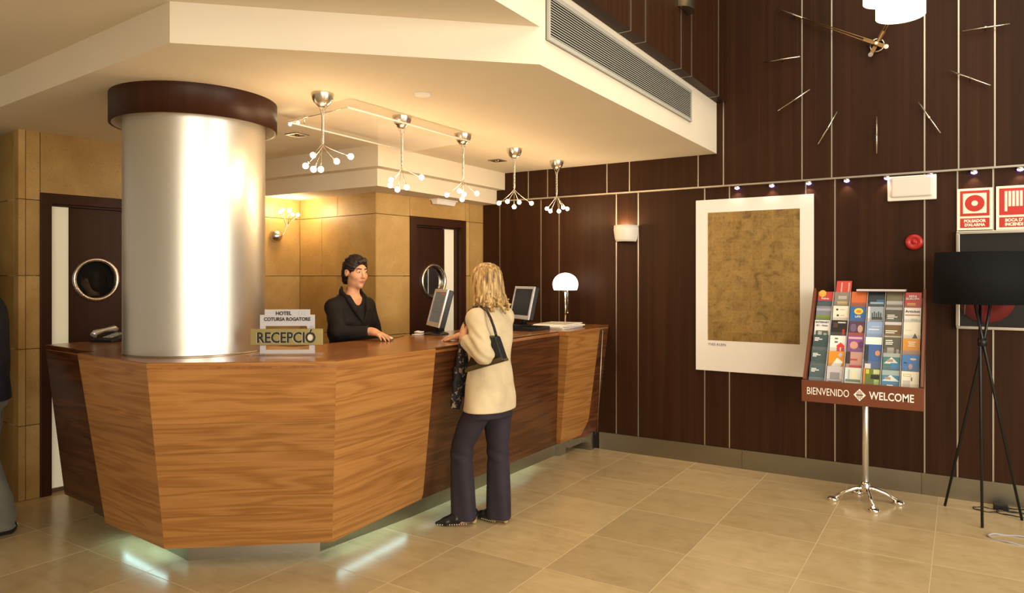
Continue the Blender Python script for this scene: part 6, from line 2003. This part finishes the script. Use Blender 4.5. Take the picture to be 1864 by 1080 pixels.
wr_ = lambda th, z: 0.006 * np.sin(55 * z + 2 * th) * np.clip((0.28 - z) * 5, 0, 1) + 0.003 * np.sin(3 * th + 15 * z)
for s in (-1, 1):
    a = J['anR'] if s > 0 else J['anL']; kn = J['knR'] if s > 0 else J['knL']
    T.loft([(0.045, a[0], a[1] + 0.01, 0.085, 0.105), (0.22, a[0], a[1] + 0.015, 0.078, 0.092), (0.50, kn[0], kn[1], 0.082, 0.088), (0.86, s * 0.09, 0, 0.098, 0.118)], 0.03, 2.3, fold=wr_)
fobj('trousers', T, M['jeans'], R3_, M3, 2)
for s in (-1, 1):
    k_ = 'R' if s > 0 else 'L'
    a = J['an' + k_]; fd = J['foot' + k_] / np.linalg.norm(J['foot' + k_]); g0_ = v3(a[0], a[1], 0)
    lo = np.minimum(g0_ - fd * 0.10, g0_ + fd * 0.22) - 0.06; hi = np.maximum(g0_ - fd * 0.10, g0_ + fd * 0.22) + 0.06; lo[2] = -0.01; hi[2] = 0.13
    S_ = Field(lo, hi, 0.006)
    S_.cone(g0_ - fd * 0.055 + v3(0, 0, 0.045), g0_ + fd * 0.16 + v3(0, 0, 0.030), 0.044, 0.032, 0.02)
    S_.half((0, 0, 0.002), (0, 0, -1))
    so_ = fobj('shoe', S_, M['leather'], R3_, M3, 1)
    MB().box((-0.006, -0.006, 0), (0.006, 0.006, 0.012), Matrix.Translation(M3 @ Vector(g0_ - fd * 0.094 + v3(0, 0, 0.05)))).build('buckle', M['nickel'], so_)
H_ = Field(J['head'] - 0.14, J['head'] + 0.15, 0.006)
hc_, Rm = J['head'], J['Rm']; rt_ = [list(r) for r in Rm.T]
H_.ell(HP(0, -0.018, 0.042), (0.081, 0.100, 0.086), 0.01, 'u', rt_)
H_.ell(HP(0, -0.060, -0.030), (0.066, 0.055, 0.062), 0.02, 'u', rt_)
H_.ell(HP(0, 0.098, -0.030), (0.085, 0.066, 0.10), 0.012, 'c', rt_)
for s in (-1, 1): H_.ell(HP(s * 0.088, 0.0, -0.012), (0.028, 0.036, 0.05), 0.008, 'c', rt_)
fobj('hair', H_, hair_mat('short_dark_hair', [(0.3, (0.012, 0.008, 0.006)), (0.7, (0.04, 0.02, 0.012))], (60, 60, 60)), R3_, M3, 1)

# ------------------------------------------------------------------ office worker seen from behind through the porthole of door 1
op_ = at_plane(171, 505, SP(0, -0.62), SN); op_.z = 0
R4, M4_ = person('person with short dark hair seen from behind through the round door window', op_, math.radians(90) - SA)
J = dict(J3)
J['Rm'] = headrot(0.35, 0.1)
for k_ in ('knR', 'knL', 'hipR', 'hipL'): J[k_] = J3[k_].copy()
sc4 = 0.955
for k_, v in list(J.items()):
    if isinstance(v, np.ndarray) and v.shape == (3,) and not k_.startswith('foot'): J[k_] = v * v3(1, 1, sc4)
J4 = J
FB = human_body(J, 0.009)
fobj('body', FB, M['skin'], R4, M4_, 1, lambda V: head_tone(V, J4['head'], J4['Rm']))
F = Field((-0.40, -0.26, 0.70), (0.40, 0.28, 1.56), 0.01)
F.loft([(0.72, 0, 0, 0.20, 0.15), (1.1, 0, 0, 0.185, 0.14), (1.24, 0, 0, 0.205, 0.145), (1.34, 0, 0, 0.205, 0.125), (1.40, 0, 0.0, 0.14, 0.10), (1.445, 0, 0.005, 0.088, 0.08)], 0.03, 2.4)
for k_ in 'RL':
    F.cone(J['sh' + k_], J['el' + k_], 0.075, 0.062, 0.03); F.cone(J['el' + k_], J['el' + k_] * 0.1 + J['wr' + k_] * 0.9, 0.062, 0.052, 0.02, flat=True)
fobj('jacket', F, M['black_suit'], R4, M4_, 2)
T = Field((-0.30, -0.22, 0.0), (0.30, 0.24, 1.0), 0.011)
T.loft([(0.74, 0, 0, 0.182, 0.135), (0.96, 0, 0, 0.17, 0.125)], 0.03)
for s in (-1, 1): T.loft([(0.04, s * 0.13, -0.01, 0.085, 0.11), (0.48, s * 0.115, 0.02, 0.082, 0.09), (0.82, s * 0.09, 0, 0.098, 0.118)], 0.03)
fobj('trousers', T, M['black_suit'], R4, M4_, 2)
H_ = Field(J['head'] - 0.14, J['head'] + 0.15, 0.007)
hc_, Rm = J['head'], J['Rm']; rt_ = [list(r) for r in Rm.T]
H_.ell(HP(0, -0.018, 0.042), (0.083, 0.102, 0.088), 0.01, 'u', rt_)
H_.ell(HP(0, -0.060, -0.040), (0.068, 0.055, 0.072), 0.02, 'u', rt_)
H_.ell(HP(0, 0.098, -0.030), (0.085, 0.066, 0.10), 0.012, 'c', rt_)
fobj('hair', H_, hair_mat('office_dark_hair', [(0.3, (0.010, 0.007, 0.006)), (0.7, (0.03, 0.015, 0.010))], (60, 60, 60)), R4, M4_, 1)
